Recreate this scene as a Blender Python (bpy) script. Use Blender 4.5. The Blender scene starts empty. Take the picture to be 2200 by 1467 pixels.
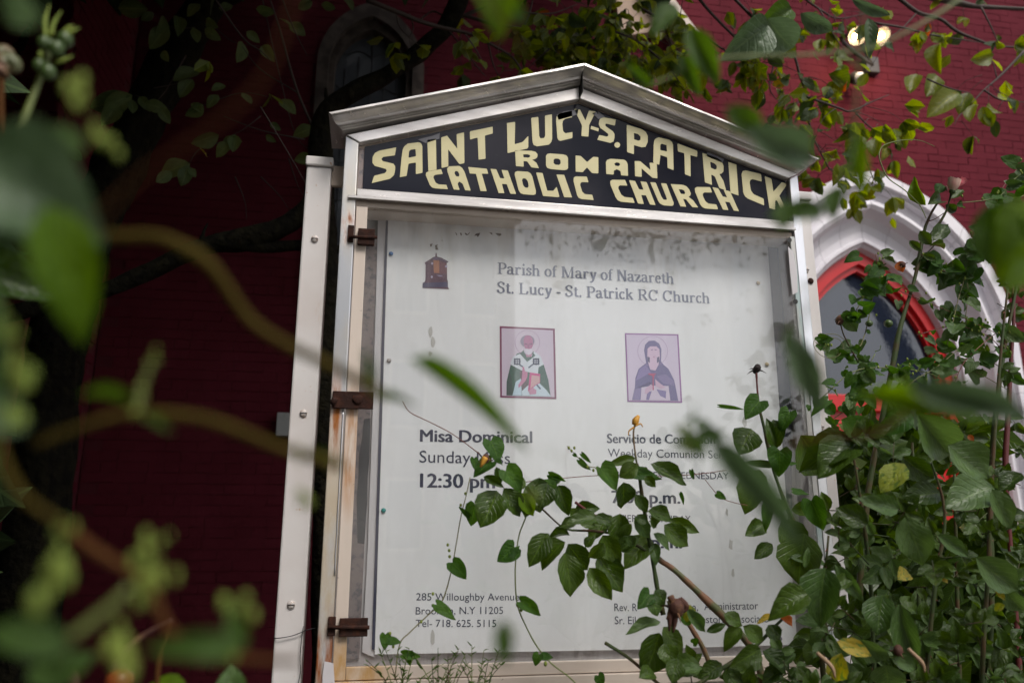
import bpy, bmesh, math, random
from mathutils import Vector, Matrix, noise
R = math.radians
C = bpy.context.scene.collection
scene = bpy.context.scene

# ------------------------------------------------------------------ camera, sky, sun, exposure
FPX, PITCH, YAW, CAMZ = 1680.0, math.atan(417/1680.0), R(10.2), 1.3
cam = bpy.data.cameras.new('camera'); camo = bpy.data.objects.new('camera', cam); C.objects.link(camo)
cam.sensor_width = 36; cam.lens = FPX/2200*36
camo.location = (0, 0, CAMZ)
camo.rotation_euler = (R(90)+PITCH, 0, -YAW)
cam.clip_start = 0.02; cam.clip_end = 2000
cam.dof.use_dof = True; cam.dof.focus_distance = 2.25; cam.dof.aperture_fstop = 2.8
scene.camera = camo

SUN_AZ, SUN_EL = R(158), R(50)
w = bpy.data.worlds.new('World'); scene.world = w; w.use_nodes = True
nt = w.node_tree; nt.nodes.clear()
sky = nt.nodes.new('ShaderNodeTexSky'); sky.sky_type = 'NISHITA'; sky.sun_disc = False
sky.sun_elevation = SUN_EL; sky.sun_rotation = SUN_AZ; sky.dust_density = 3.0; sky.air_density = 1.0
hs = nt.nodes.new('ShaderNodeHueSaturation'); hs.inputs['Saturation'].default_value = 0.45
bg = nt.nodes.new('ShaderNodeBackground'); bg.inputs[1].default_value = 0.12
wo = nt.nodes.new('ShaderNodeOutputWorld')
nt.links.new(sky.outputs[0], hs.inputs['Color']); nt.links.new(hs.outputs[0], bg.inputs[0]); nt.links.new(bg.outputs[0], wo.inputs[0])
sl = bpy.data.lights.new('sun', 'SUN'); sl.energy = 1.5; sl.angle = R(22); sl.color = (1, .96, .9)
so = bpy.data.objects.new('sun', sl); C.objects.link(so)
sd = Vector((math.sin(SUN_AZ)*math.cos(SUN_EL), math.cos(SUN_AZ)*math.cos(SUN_EL), math.sin(SUN_EL)))
so.rotation_euler = sd.to_track_quat('Z', 'Y').to_euler(); so.location = sd*30
scene.view_settings.view_transform = 'Standard'; scene.view_settings.look = 'None'
scene.view_settings.exposure = 0.56; scene.view_settings.gamma = 1; scene.view_settings.use_curve_mapping = False
scene.render.engine = 'CYCLES'
scene.cycles.max_bounces = 8; scene.cycles.transparent_max_bounces = 16
scene.cycles.use_denoising = True

# ------------------------------------------------------------------ helpers
FW = Vector((math.sin(YAW)*math.cos(PITCH), math.cos(YAW)*math.cos(PITCH), math.sin(PITCH)))
RT = Vector((math.cos(YAW), -math.sin(YAW), 0))
UP = RT.cross(FW)
CAM = Vector((0, 0, CAMZ))
def at(u, v, Y):                       # photo pixel -> point on the plane y = Y
    d = FW + RT*((u-1100)/FPX) + UP*((733.5-v)/FPX)
    return CAM + d*(Y/d.y)
def tag(o, label=None, cat=None, group=None, kind=None):
    if label: o['label'] = label
    if cat: o['category'] = cat
    if group: o['group'] = group
    if kind: o['kind'] = kind
    return o
def thing(name, loc, label, cat, group=None):
    o = bpy.data.objects.new(name, None); C.objects.link(o); o.location = loc; o.empty_display_size = .1
    return tag(o, label, cat, group)
def link(name, me, mat, parent=None, smooth=False):
    o = bpy.data.objects.new(name, me); C.objects.link(o)
    if mat is not None and not me.materials: me.materials.append(mat)
    if smooth:
        me.polygons.foreach_set('use_smooth', [True]*len(me.polygons))
    if parent is not None:
        o.parent = parent
        o.matrix_parent_inverse = Matrix.Identity(4)
        o.location = -wloc(parent)
    return o
def wloc(o):
    v = o.location.copy()
    while o.parent is not None:
        o = o.parent; v = v + o.location
    return v
def mesh_from(verts, faces):
    me = bpy.data.meshes.new('m'); me.from_pydata([tuple(v) for v in verts], [], faces); me.update(); return me
def box_data(x0, x1, y0, y1, z0, z1):
    v = [(x0,y0,z0),(x1,y0,z0),(x1,y1,z0),(x0,y1,z0),(x0,y0,z1),(x1,y0,z1),(x1,y1,z1),(x0,y1,z1)]
    f = [(0,3,2,1),(4,5,6,7),(0,1,5,4),(1,2,6,5),(2,3,7,6),(3,0,4,7)]
    return v, f
class MB:
    def __init__(s): s.v = []; s.f = []
    def add(s, v, f):
        n = len(s.v); s.v += [tuple(a) for a in v]; s.f += [tuple(i+n for i in q) for q in f]; return s
    def box(s, *a): return s.add(*box_data(*a))
    def build(s, name, mat, parent=None, smooth=False, bevel=0):
        o = link(name, mesh_from(s.v, s.f), mat, parent, smooth)
        if bevel:
            m = o.modifiers.new('b', 'BEVEL'); m.width = bevel; m.segments = 2; m.limit_method = 'ANGLE'
        return o
def box(name, mat, parent, x0, x1, y0, y1, z0, z1, bevel=0):
    return MB().box(x0,x1,y0,y1,z0,z1).build(name, mat, parent, bevel=bevel)
def catmull(pts, n=6):
    if len(pts) < 3: return [Vector(p) for p in pts]
    P = [Vector(p) for p in pts]; P = [P[0]*2-P[1]] + P + [P[-1]*2-P[-2]]
    out = []
    for i in range(1, len(P)-2):
        for k in range(n):
            t = k/n
            out.append(0.5*((2*P[i]) + (P[i+1]-P[i-1])*t + (2*P[i-1]-5*P[i]+4*P[i+1]-P[i+2])*t*t + (3*P[i]-P[i-1]-3*P[i+1]+P[i+2])*t**3))
    out.append(P[-2]); return out
def tube_data(pts, radii, sides=6, smooth=5, rough=0):
    p = catmull(pts, smooth) if smooth else [Vector(q) for q in pts]
    n = len(p); m = len(radii)
    v = []; f = []
    prev = None
    for i in range(n):
        t = (p[min(i+1,n-1)]-p[max(i-1,0)]).normalized()
        a = prev if prev is not None else (Vector((0,0,1)) if abs(t.z) < .9 else Vector((1,0,0)))
        a = (a - t*a.dot(t)).normalized(); b = t.cross(a); prev = a
        s = i/(n-1)*(m-1); k = min(int(s), m-2) if m > 1 else 0
        r = radii[k]*(1-(s-k)) + radii[min(k+1,m-1)]*(s-k)
        for j in range(sides):
            an = 2*math.pi*j/sides
            rr = r*(1+rough*noise.noise(p[i]*(7 if r > .02 else 60)+Vector((j*3.1,0,0))))
            v.append(p[i] + a*math.cos(an)*rr + b*math.sin(an)*rr)
    for i in range(n-1):
        for j in range(sides):
            f.append((i*sides+j, i*sides+(j+1)%sides, (i+1)*sides+(j+1)%sides, (i+1)*sides+j))
    f.append(tuple(range(sides-1,-1,-1))); f.append(tuple((n-1)*sides+j for j in range(sides)))
    return v, f
def tube(name, mat, parent, pts, radii, sides=6, smooth=5, rough=0):
    return MB().add(*tube_data(pts, radii, sides, smooth, rough)).build(name, mat, parent, True)
def blob_data(c, rx, ry, rz, n=8, m=6, rot=None, rough=0):
    c = Vector(c); v = []; f = []
    for i in range(m+1):
        th = math.pi*i/m
        for j in range(n):
            ph = 2*math.pi*j/n
            q = Vector((rx*math.sin(th)*math.cos(ph), ry*math.sin(th)*math.sin(ph), rz*math.cos(th)))
            if rough: q *= 1+rough*noise.noise(q*40+c*9)
            if rot: q = rot @ q
            v.append(c+q)
    for i in range(m):
        for j in range(n):
            f.append((i*n+j, (i+1)*n+j, (i+1)*n+(j+1)%n, i*n+(j+1)%n))
    return v, f
def outline(loops, yf, yb, bevel=0.0):
    """solid plate: loops of (x, z), front face at y=yf, back at y=yb"""
    cu = bpy.data.curves.new('c', 'CURVE'); cu.dimensions = '2D'; cu.fill_mode = 'BOTH'
    for lp in loops:
        sp = cu.splines.new('POLY'); sp.points.add(len(lp)-1); sp.use_cyclic_u = True
        for i, q in enumerate(lp): sp.points[i].co = (q[0], q[1], 0, 1)
    th = abs(yb-yf)
    cu.extrude = max(th/2-bevel, 1e-5)
    if bevel: cu.bevel_depth = bevel; cu.bevel_resolution = 1; cu.offset = -bevel
    o = bpy.data.objects.new('c', cu); C.objects.link(o)
    bpy.context.view_layer.update()
    me = bpy.data.meshes.new_from_object(o.evaluated_get(bpy.context.evaluated_depsgraph_get()))
    bpy.data.objects.remove(o); bpy.data.curves.remove(cu)
    me.transform(Matrix(((1,0,0,0),(0,0,-1,(yf+yb)/2),(0,1,0,0),(0,0,0,1))))
    return me
def plate(name, mat, parent, loops, yf, th, bevel=0.0):
    return link(name, outline(loops, yf, yf+th, bevel), mat, parent)
def pl(pts, Y):                         # photo-pixel outline -> loop on plane Y
    return [(lambda q: (q.x, q.z))(at(u, v, Y)) for u, v in pts]
def circ(u, v, r, Y, n=24, ry=None, a0=0):
    ry = ry or r
    return pl([(u+r*math.cos(2*math.pi*i/n+a0), v+ry*math.sin(2*math.pi*i/n+a0)) for i in range(n)], Y)

# ------------------------------------------------------------------ materials
def mat(name, col, rough=.6, metal=0, spec=.5, bump=None, var=None, coat=0):
    m = bpy.data.materials.new(name); m.use_nodes = True
    n = m.node_tree; b = n.nodes['Principled BSDF']
    b.inputs['Base Color'].default_value = (*col, 1); b.inputs['Roughness'].default_value = rough
    b.inputs['Metallic'].default_value = metal; b.inputs['Specular IOR Level'].default_value = spec
    if coat: b.inputs['Coat Weight'].default_value = coat
    tc = n.nodes.new('ShaderNodeTexCoord')
    if var:   # (scale, other colour, lo, hi[, stretch])
        tx = n.nodes.new('ShaderNodeTexNoise'); tx.inputs['Scale'].default_value = var[0]; tx.inputs['Detail'].default_value = 6
        cr = n.nodes.new('ShaderNodeValToRGB'); cr.color_ramp.elements[0].position = var[2]; cr.color_ramp.elements[1].position = var[3]
        cr.color_ramp.elements[0].color = (*col, 1); cr.color_ramp.elements[1].color = (*var[1], 1)
        mp = n.nodes.new('ShaderNodeMapping'); mp.inputs['Scale'].default_value = var[4] if len(var) > 4 else (1,1,1)
        n.links.new(tc.outputs['Object'], mp.inputs[0]); n.links.new(mp.outputs[0], tx.inputs[0]); n.links.new(tx.outputs[0], cr.inputs[0]); n.links.new(cr.outputs[0], b.inputs['Base Color'])
    if bump:  # (scale, strength, distance)
        tx = n.nodes.new('ShaderNodeTexNoise'); tx.inputs['Scale'].default_value = bump[0]; tx.inputs['Detail'].default_value = 8
        bp = n.nodes.new('ShaderNodeBump'); bp.inputs['Strength'].default_value = bump[1]; bp.inputs['Distance'].default_value = bump[2]
        n.links.new(tc.outputs['Object'], tx.inputs[0]); n.links.new(tx.outputs[0], bp.inputs['Height']); n.links.new(bp.outputs[0], b.inputs['Normal'])
    return m
def layer(m, col, scale, lo, hi, stretch=(1,1,1), rough=None, mask=None):
    """add another noise-thresholded colour (dirt, chips, rust) over a material's base colour"""
    n = m.node_tree; b = n.nodes['Principled BSDF']
    src = b.inputs['Base Color'].links[0].from_socket if b.inputs['Base Color'].is_linked else None
    mx = n.nodes.new('ShaderNodeMixRGB'); mx.inputs[2].default_value = (*col, 1)
    if src: n.links.new(src, mx.inputs[1])
    else: mx.inputs[1].default_value = b.inputs['Base Color'].default_value
    tc = n.nodes.new('ShaderNodeTexCoord'); mp = n.nodes.new('ShaderNodeMapping'); mp.inputs['Scale'].default_value = stretch
    mp.inputs['Location'].default_value = (random.random()*9, 3, 1)
    tx = n.nodes.new('ShaderNodeTexNoise'); tx.inputs['Scale'].default_value = scale; tx.inputs['Detail'].default_value = 8; tx.inputs['Roughness'].default_value = .65
    mr = n.nodes.new('ShaderNodeMapRange'); mr.inputs[1].default_value = lo; mr.inputs[2].default_value = hi
    n.links.new(tc.outputs['Object'], mp.inputs[0]); n.links.new(mp.outputs[0], tx.inputs[0]); n.links.new(tx.outputs[0], mr.inputs[0])
    fac = mr.outputs[0]
    if mask:    # ((x,y,z) centre, (sx,sy,sz) half sizes): limits the stain to an ellipsoid
        m2 = n.nodes.new('ShaderNodeMapping'); m2.vector_type = 'POINT'
        m2.inputs['Scale'].default_value = tuple(1/s for s in mask[1]); m2.inputs['Location'].default_value = tuple(-c/s for c, s in zip(mask[0], mask[1]))
        ln = n.nodes.new('ShaderNodeVectorMath'); ln.operation = 'LENGTH'
        g = n.nodes.new('ShaderNodeMapRange'); g.inputs[1].default_value = 1.0; g.inputs[2].default_value = .35
        mu = n.nodes.new('ShaderNodeMath'); mu.operation = 'MULTIPLY'
        n.links.new(tc.outputs['Object'], m2.inputs[0]); n.links.new(m2.outputs[0], ln.inputs[0]); n.links.new(ln.outputs['Value'], g.inputs[0])
        n.links.new(g.outputs[0], mu.inputs[0]); n.links.new(fac, mu.inputs[1]); fac = mu.outputs[0]
    n.links.new(fac, mx.inputs[0]); n.links.new(mx.outputs[0], b.inputs['Base Color'])
    if rough is not None:
        r = n.nodes.new('ShaderNodeMix'); r.data_type = 'FLOAT'; r.inputs[3].default_value = rough
        rs = b.inputs['Roughness'].links[0].from_socket if b.inputs['Roughness'].is_linked else None
        if rs: n.links.new(rs, r.inputs[2])
        else: r.inputs[2].default_value = b.inputs['Roughness'].default_value
        n.links.new(fac, r.inputs[0]); n.links.new(r.outputs[0], b.inputs['Roughness'])
    return m
random.seed(4)
M = {}
M['brick'] = layer(mat('painted brick', (.112,.017,.026), .75, spec=.04, bump=(45,.5,.006), var=(3,(.090,.013,.020),.35,.7)), (.15,.03,.04), 60, .62, .8)
M['mortar'] = mat('painted mortar', (.085,.012,.018), .75, spec=.2, bump=(80,.5,.004))
M['stone_white'] = layer(mat('white painted stone', (.72,.69,.73), .55, bump=(30,.25,.004), var=(2.5,(.62,.59,.65),.4,.7)), (.38,.34,.35), 14, .66, .8)
M['red'] = mat('red gloss paint', (.50,.008,.010), .35, bump=(20,.15,.003))
M['old_frame'] = layer(mat('old brown window frame', (.11,.088,.075), .7, spec=.2, bump=(30,.5,.006), var=(9,(.06,.046,.04),.4,.6)), (.20,.12,.09), 26, .68, .74)
M['dark_glass'] = mat('dark leaded glass', (.085,.092,.105), .08, spec=1.0, bump=(7,.45,.02))
M['lead'] = mat('lead came', (.05,.05,.055), .5, metal=.4)
M['transom_glass'] = mat('transom glass', (.015,.020,.035), .04, spec=1.0, bump=(3,.12,.02))
M['aluminium'] = layer(mat('weathered aluminium', (.90,.86,.84), .24, metal=.5, bump=(12,.12,.003), var=(5,(.50,.47,.45),.3,.7,(1,1,6))), (.30,.23,.18), 25, .6, .85, (1,1,4), .5)
M['aluminium_bright'] = layer(mat('bright aluminium trim', (.74,.74,.77), .28, metal=.85, bump=(25,.15,.002)), (.55,.52,.5), 30, .55, .75, (1,1,.3), .5)
M['cream'] = layer(layer(mat('cream paint', (.62,.52,.44), .55, bump=(40,.25,.002), var=(4,(.52,.42,.35),.35,.7)), (.30,.22,.16), 18, .60, .75, (2,2,.5)), (.07,.05,.04), 60, .73, .76)
M['post_white'] = layer(layer(mat('white enamel post', (.66,.63,.62), .42, bump=(30,.12,.002), var=(5,(.59,.54,.52),.4,.7)), (.42,.20,.06), 42, .66, .72), (.5,.36,.24), 8, .62, .78, (1,1,.3))
M['stile'] = mat('left aluminium stile', (.62,.64,.68), .3, metal=.55, bump=(12,.15,.002), var=(14,(.70,.66,.6),.45,.7,(1,1,.25)))
layer(M['stile'], (.55,.47,.36), 12, .25, .5, (1,1,.3), .7, ((-.09,2.1,1.22),(.2,.3,.50)))
layer(M['stile'], (.36,.13,.03), 22, .38, .62, (2,2,.25), .8, ((-.10,2.1,1.60),(.035,.2,.17)))
layer(M['stile'], (.30,.09,.02), 22, .38, .62, (2,2,.3), .8, ((-.095,2.1,1.02),(.05,.2,.13)))
layer(M['stile'], (.30,.09,.02), 22, .40, .6, (2,2,.5), .8, ((-.09,2.1,2.14),(.03,.2,.07)))
M['door_wood'] = mat('cream door stile', (.62,.53,.46), .5, bump=(30,.2,.002), var=(6,(.55,.46,.39),.4,.7,(1,1,.2)))
layer(M['door_wood'], (.40,.17,.04), 20, .35, .6, (2,2,.25), .8, ((-.05,2.1,1.52),(.03,.2,.2)))
layer(M['door_wood'], (.42,.24,.08), 14, .30, .6, (1,1,.4), .8, ((-.02,2.1,.98),(.12,.2,.12)))
layer(M['door_wood'], (.05,.035,.03), 55, .70, .72)
M['backboard'] = layer(mat('backboard', (.50,.47,.48), .6, bump=(20,.1,.001)), (.34,.30,.30), 7, .4, .6, (2,2,.3))
M['shadow_strip'] = layer(mat('shadow gap strip', (.20,.16,.155), .6), (.10,.09,.10), 40, .5, .6)  # shade of the gap put into the strip's colour
M['black_tape'] = mat('old black adhesive', (.03,.03,.035), .7, bump=(80,.5,.001))
M['batten'] = mat('white batten', (.58,.55,.57), .5)
M['rust'] = layer(mat('rusted iron', (.028,.013,.010), .9, spec=.2, bump=(70,.9,.004), var=(60,(.055,.020,.012),.45,.7)), (.16,.05,.015), 40, .66, .74)
M['screw'] = mat('painted screw', (.56,.52,.50), .5, metal=.1, var=(300,(.3,.15,.06),.5,.7))
M['poster'] = layer(layer(mat('white poster sheet', (.82,.81,.83), .5, bump=(3,.06,.004), var=(2.2,(.77,.76,.78),.3,.8)), (.52,.46,.38), 9, .50, .85, (2,1,.25), None, ((.55,2.2,2.17),(.75,.3,.22))), (.30,.27,.27), 160, .76, .79)
M['ink'] = mat('dark blue grey print', (.045,.047,.085), .5)
M['ink_faded'] = mat('faded slate print', (.16,.17,.24), .5)
M['poster_edge'] = mat('poster dark edge', (.05,.05,.09), .5)
M['smudge'] = mat('peeled mark', (.30,.29,.30), .8, bump=(100,.4,.001))
M['graffiti'] = mat('brown scrawl', (.10,.07,.055), .6)
M['sign_black'] = layer(mat('black header board', (.007,.008,.016), .10, spec=.2, bump=(9,.1,.001), var=(3.5,(.020,.019,.027),.45,.62)), (.05,.05,.055), 40, .70, .76)
M['letter'] = layer(mat('cream painted letters', (.62,.56,.31), .45, bump=(60,.2,.0006), var=(12,(.55,.50,.28),.35,.7)), (.20,.20,.15), 90, .70, .74)
M['black'] = mat('black', (.01,.01,.01), .6)
M['iron_dark'] = mat('dark lamp housing', (.03,.025,.025), .5)
M['lens_white'] = mat('white dome lens', (.85,.85,.9), .3)
M['bark'] = layer(mat('bark', (.016,.014,.008), .95, spec=.1, bump=(28,1.0,.03), var=(22,(.008,.007,.005),.4,.6,(1,1,.5))), (.05,.055,.035), 55, .66, .78)
M['twig'] = mat('dark twig', (.05,.032,.026), .75, bump=(60,.4,.003))
M['cane'] = mat('green rose cane', (.040,.060,.018), .55, spec=.25, var=(18,(.075,.038,.018),.45,.65))
M['cane_brown'] = mat('woody rose cane', (.18,.085,.045), .55, var=(25,(.09,.10,.04),.45,.6), bump=(50,.4,.002))
M['cane_red'] = mat('red rose cane', (.10,.015,.015), .5)
M['thorn'] = mat('thorn', (.28,.08,.06), .5)
M['vine_stem'] = mat('thin vine stem', (.16,.15,.06), .6)
M['vine_red'] = mat('reddish vine stem', (.15,.05,.035), .6)
M['pale_stem'] = mat('pale green stem', (.13,.16,.04), .55)
M['olive_stem'] = mat('olive stem', (.060,.042,.006), .75, spec=.1)
M['brown_stem'] = mat('brown stem', (.075,.030,.008), .75, spec=.1)
M['dead'] = mat('withered brown flower', (.07,.025,.015), .8, bump=(90,.8,.003), var=(60,(.16,.08,.03),.5,.7))
M['dead_black'] = mat('blackened flower head', (.018,.010,.010), .8)
M['ochre'] = mat('ochre withered petals', (.55,.27,.03), .6)
M['hip'] = mat('green hip', (.05,.085,.02), .4)
M['dry_petal'] = mat('dry beige petal', (.34,.22,.13), .7, bump=(60,.5,.002))
M['hip_red'] = mat('red hip', (.22,.03,.010), .35)
M['bud'] = mat('pale green bud', (.20,.25,.045), .6, spec=.2, var=(90,(.12,.17,.03),.4,.7))
M['soil'] = mat('soil', (.06,.045,.035), .95, bump=(12,.8,.03), var=(6,(.035,.04,.02),.4,.6))
M['asphalt'] = mat('asphalt', (.09,.09,.092), .9, bump=(60,.5,.004))
M['concrete'] = mat('concrete', (.45,.43,.41), .9, bump=(30,.4,.003))
M['facade'] = mat('brown facade', (.42,.27,.19), .8, bump=(12,.3,.01), var=(2,(.34,.21,.15),.4,.6))
M['facade_trim'] = mat('cream facade trim', (.80,.66,.50), .7)
M['facade_glass'] = mat('house window glass', (.03,.035,.04), .05)

def leaf_mat(name, a, b, rough=.42, trans=.35, tcol=None, spec=.4, spot=None):
    m = bpy.data.materials.new(name); m.use_nodes = True; n = m.node_tree; p = n.nodes['Principled BSDF']
    oi = n.nodes.new('ShaderNodeObjectInfo'); cr = n.nodes.new('ShaderNodeValToRGB')
    cr.color_ramp.elements[0].color = (*a, 1); cr.color_ramp.elements[1].color = (*b, 1)
    uv = n.nodes.new('ShaderNodeUVMap'); sx = n.nodes.new('ShaderNodeSeparateXYZ'); n.links.new(uv.outputs[0], sx.inputs[0])
    at_ = n.nodes.new('ShaderNodeAttribute'); at_.attribute_name = 'leafrand'
    ad = n.nodes.new('ShaderNodeMath'); ad.operation = 'ADD'; fr = n.nodes.new('ShaderNodeMath'); fr.operation = 'FRACT'
    n.links.new(oi.outputs['Random'], ad.inputs[0]); n.links.new(at_.outputs['Fac'], ad.inputs[1]); n.links.new(ad.outputs[0], fr.inputs[0]); n.links.new(fr.outputs[0], cr.inputs[0])
    def M2(op, x, y=None):
        q = n.nodes.new('ShaderNodeMath'); q.operation = op
        for i, s in enumerate((x, y)):
            if s is None: continue
            if isinstance(s, (int, float)): q.inputs[i].default_value = s
            else: n.links.new(s, q.inputs[i])
        return q.outputs[0]
    ac = M2('ABSOLUTE', M2('SUBTRACT', sx.outputs[0], .5))
    rib = M2('LESS_THAN', ac, .022)
    sv = M2('SINE', M2('MULTIPLY', M2('SUBTRACT', sx.outputs[1], M2('MULTIPLY', ac, .8)), 42))
    vein = M2('SMOOTH_MIN', M2('POWER', M2('MAXIMUM', sv, 0), 8), 1)
    vf = M2('MAXIMUM', M2('MULTIPLY', rib, .42), M2('MULTIPLY', vein, .10))
    mx = n.nodes.new('ShaderNodeMixRGB'); n.links.new(vf, mx.inputs[0]); n.links.new(cr.outputs[0], mx.inputs[1])
    mx.inputs[2].default_value = (min(1, b[0]*1.7+.012), min(1, b[1]*1.6+.02), b[2]*1.5+.006, 1)
    tc = n.nodes.new('ShaderNodeTexCoord'); tx = n.nodes.new('ShaderNodeTexNoise'); tx.inputs['Scale'].default_value = 3.5; tx.inputs['Detail'].default_value = 5
    n.links.new(tc.outputs['Object'], tx.inputs[0])
    hv = n.nodes.new('ShaderNodeHueSaturation'); n.links.new(M2('ADD', M2('MULTIPLY', tx.outputs[0], .9), .55), hv.inputs['Value']); n.links.new(mx.outputs[0], hv.inputs['Color'])
    col = hv.outputs[0]
    if spot:
        t2 = n.nodes.new('ShaderNodeTexNoise'); t2.inputs['Scale'].default_value = 4; t2.inputs['Detail'].default_value = 6; n.links.new(tc.outputs['Object'], t2.inputs[0])
        m3 = n.nodes.new('ShaderNodeMapRange'); m3.inputs[1].default_value = .52; m3.inputs[2].default_value = .6; n.links.new(t2.outputs[0], m3.inputs[0])
        m4 = n.nodes.new('ShaderNodeMixRGB'); m4.inputs[2].default_value = (*spot, 1); n.links.new(m3.outputs[0], m4.inputs[0]); n.links.new(col, m4.inputs[1]); col = m4.outputs[0]
    n.links.new(col, p.inputs['Base Color'])
    p.inputs['Roughness'].default_value = rough; p.inputs['Specular IOR Level'].default_value = spec
    bp = n.nodes.new('ShaderNodeBump'); bp.inputs['Strength'].default_value = .5; bp.inputs['Distance'].default_value = .02; bp.invert = True
    n.links.new(M2('ADD', vf, M2('MULTIPLY', tx.outputs[0], .6)), bp.inputs['Height']); n.links.new(bp.outputs[0], p.inputs['Normal'])
    tl = n.nodes.new('ShaderNodeBsdfTranslucent'); h2 = n.nodes.new('ShaderNodeHueSaturation'); h2.inputs['Value'].default_value = 2.6; h2.inputs['Saturation'].default_value = 1.15; h2.inputs['Hue'].default_value = .485
    n.links.new(col, h2.inputs['Color']); n.links.new(h2.outputs[0], tl.inputs[0])
    ms = n.nodes.new('ShaderNodeMixShader'); ms.inputs[0].default_value = trans
    n.links.new(p.outputs[0], ms.inputs[1]); n.links.new(tl.outputs[0], ms.inputs[2]); n.links.new(ms.outputs[0], n.nodes['Material Output'].inputs[0])
    return m
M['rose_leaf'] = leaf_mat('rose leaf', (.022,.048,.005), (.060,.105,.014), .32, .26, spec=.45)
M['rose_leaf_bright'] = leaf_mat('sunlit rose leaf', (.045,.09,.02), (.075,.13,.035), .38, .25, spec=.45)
M['heart_leaf'] = leaf_mat('bindweed leaf', (.025,.07,.010), (.045,.105,.015), .5, .35, spec=.25)
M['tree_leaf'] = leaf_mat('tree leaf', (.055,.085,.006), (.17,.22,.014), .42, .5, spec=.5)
M['tree_leaf_dark'] = leaf_mat('dark tree leaf', (.028,.05,.014), (.05,.08,.02), .5, .3, spec=.3)  # darker leaf tone, mixed in at random
M['yellow_leaf'] = leaf_mat('yellowing leaf', (.42,.30,.04), (.22,.26,.04), .5, .35, spot=(.10,.16,.03))
M['orange_leaf'] = leaf_mat('orange dying leaf', (.42,.13,.03), (.30,.10,.03), .6, .3)
M['tree_leaf_pale'] = leaf_mat('dull grey green leaf', (.07,.105,.035), (.11,.15,.05), .5, .3, spec=.3)
M['shade_leaf'] = leaf_mat('light blocking foliage', (.018,.03,.012), (.03,.05,.018), .6, .04, spec=.1)  # for the added foliage that blocks light
M['near_leaf'] = leaf_mat('near leaf', (.04,.085,.012), (.06,.12,.018), .5, .35)
M['near_grey'] = leaf_mat('near leaf with grey sheen', (.06,.10,.045), (.08,.13,.06), .4, .2)
M['near_bright'] = leaf_mat('near bright leaf', (.075,.15,.004), (.10,.18,.008), .5, .5, spec=.2)
def glass_mat(name, ior=1.5, dirt=.022):
    m = bpy.data.materials.new(name); m.use_nodes = True; n = m.node_tree
    for q in list(n.nodes):
        if q.type == 'BSDF_PRINCIPLED': n.nodes.remove(q)
    tr = n.nodes.new('ShaderNodeBsdfTransparent'); tr.inputs[0].default_value = (.96,.97,.97,1)
    gl = n.nodes.new('ShaderNodeBsdfGlossy'); gl.inputs['Roughness'].default_value = .01
    lw = n.nodes.new('ShaderNodeLayerWeight'); lw.inputs['Blend'].default_value = .5
    fr = n.nodes.new('ShaderNodeMath'); fr.operation = 'POWER'; fr.inputs[1].default_value = 4.2; n.links.new(lw.outputs['Facing'], fr.inputs[0])
    mu = n.nodes.new('ShaderNodeMath'); mu.operation = 'MULTIPLY_ADD'; mu.inputs[1].default_value = .9; mu.inputs[2].default_value = .045
    ms = n.nodes.new('ShaderNodeMixShader'); n.links.new(fr.outputs[0], mu.inputs[0]); n.links.new(mu.outputs[0], ms.inputs[0]); n.links.new(tr.outputs[0], ms.inputs[1]); n.links.new(gl.outputs[0], ms.inputs[2])
    di = n.nodes.new('ShaderNodeBsdfDiffuse'); di.inputs[0].default_value = (.7,.68,.66,1)
    tc = n.nodes.new('ShaderNodeTexCoord'); mp = n.nodes.new('ShaderNodeMapping'); mp.inputs['Scale'].default_value = (3,1,.7)
    tx = n.nodes.new('ShaderNodeTexNoise'); tx.inputs['Scale'].default_value = 3; tx.inputs['Detail'].default_value = 9
    mr = n.nodes.new('ShaderNodeMapRange'); mr.inputs[1].default_value = .45; mr.inputs[2].default_value = .8; mr.inputs[4].default_value = dirt*4
    n.links.new(tc.outputs['Object'], mp.inputs[0]); n.links.new(mp.outputs[0], tx.inputs[0]); n.links.new(tx.outputs[0], mr.inputs[0])
    m2 = n.nodes.new('ShaderNodeMixShader'); n.links.new(mr.outputs[0], m2.inputs[0]); n.links.new(ms.outputs[0], m2.inputs[1]); n.links.new(di.outputs[0], m2.inputs[2])
    n.links.new(m2.outputs[0], n.nodes['Material Output'].inputs[0]); return m
M['glass'] = glass_mat('display case glass')
def emit_mat(name, col, s):
    m = bpy.data.materials.new(name); m.use_nodes = True; n = m.node_tree
    b = n.nodes['Principled BSDF']; b.inputs['Emission Color'].default_value = (*col, 1); b.inputs['Emission Strength'].default_value = s
    b.inputs['Base Color'].default_value = (*col, 1); return m
M['bulb'] = emit_mat('lit bulb', (1,.72,.36), 60)
M['bulb_glow'] = emit_mat('lit reflector bowl', (1,.50,.16), 2.2)
def hue(name, rgb, r=.5): 
    if name not in M: M[name] = mat(name, rgb, r)
    return M[name]

# ------------------------------------------------------------------ ground and street
def ground_sheet(name, mt, x0, x1, y0, y1, z, n=1):
    v = []; f = []
    for i in range(n+1):
        for j in range(n+1):
            v.append((x0+(x1-x0)*i/n, y0+(y1-y0)*j/n, z))
    for i in range(n):
        for j in range(n):
            a = i*(n+1)+j; f.append((a, a+n+1, a+n+2, a+1))
    return tag(link(name, mesh_from(v, f), mt), kind='structure')
ground_sheet('ground', M['soil'], -400, 400, -400, 400, 0, 4)
tag(box('pavement', M['concrete'], None, -60, 60, -5.0, .25, -.05, .06), kind='structure')
ground_sheet('road', M['asphalt'], -60, 60, -14, -5.0, .006)

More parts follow.
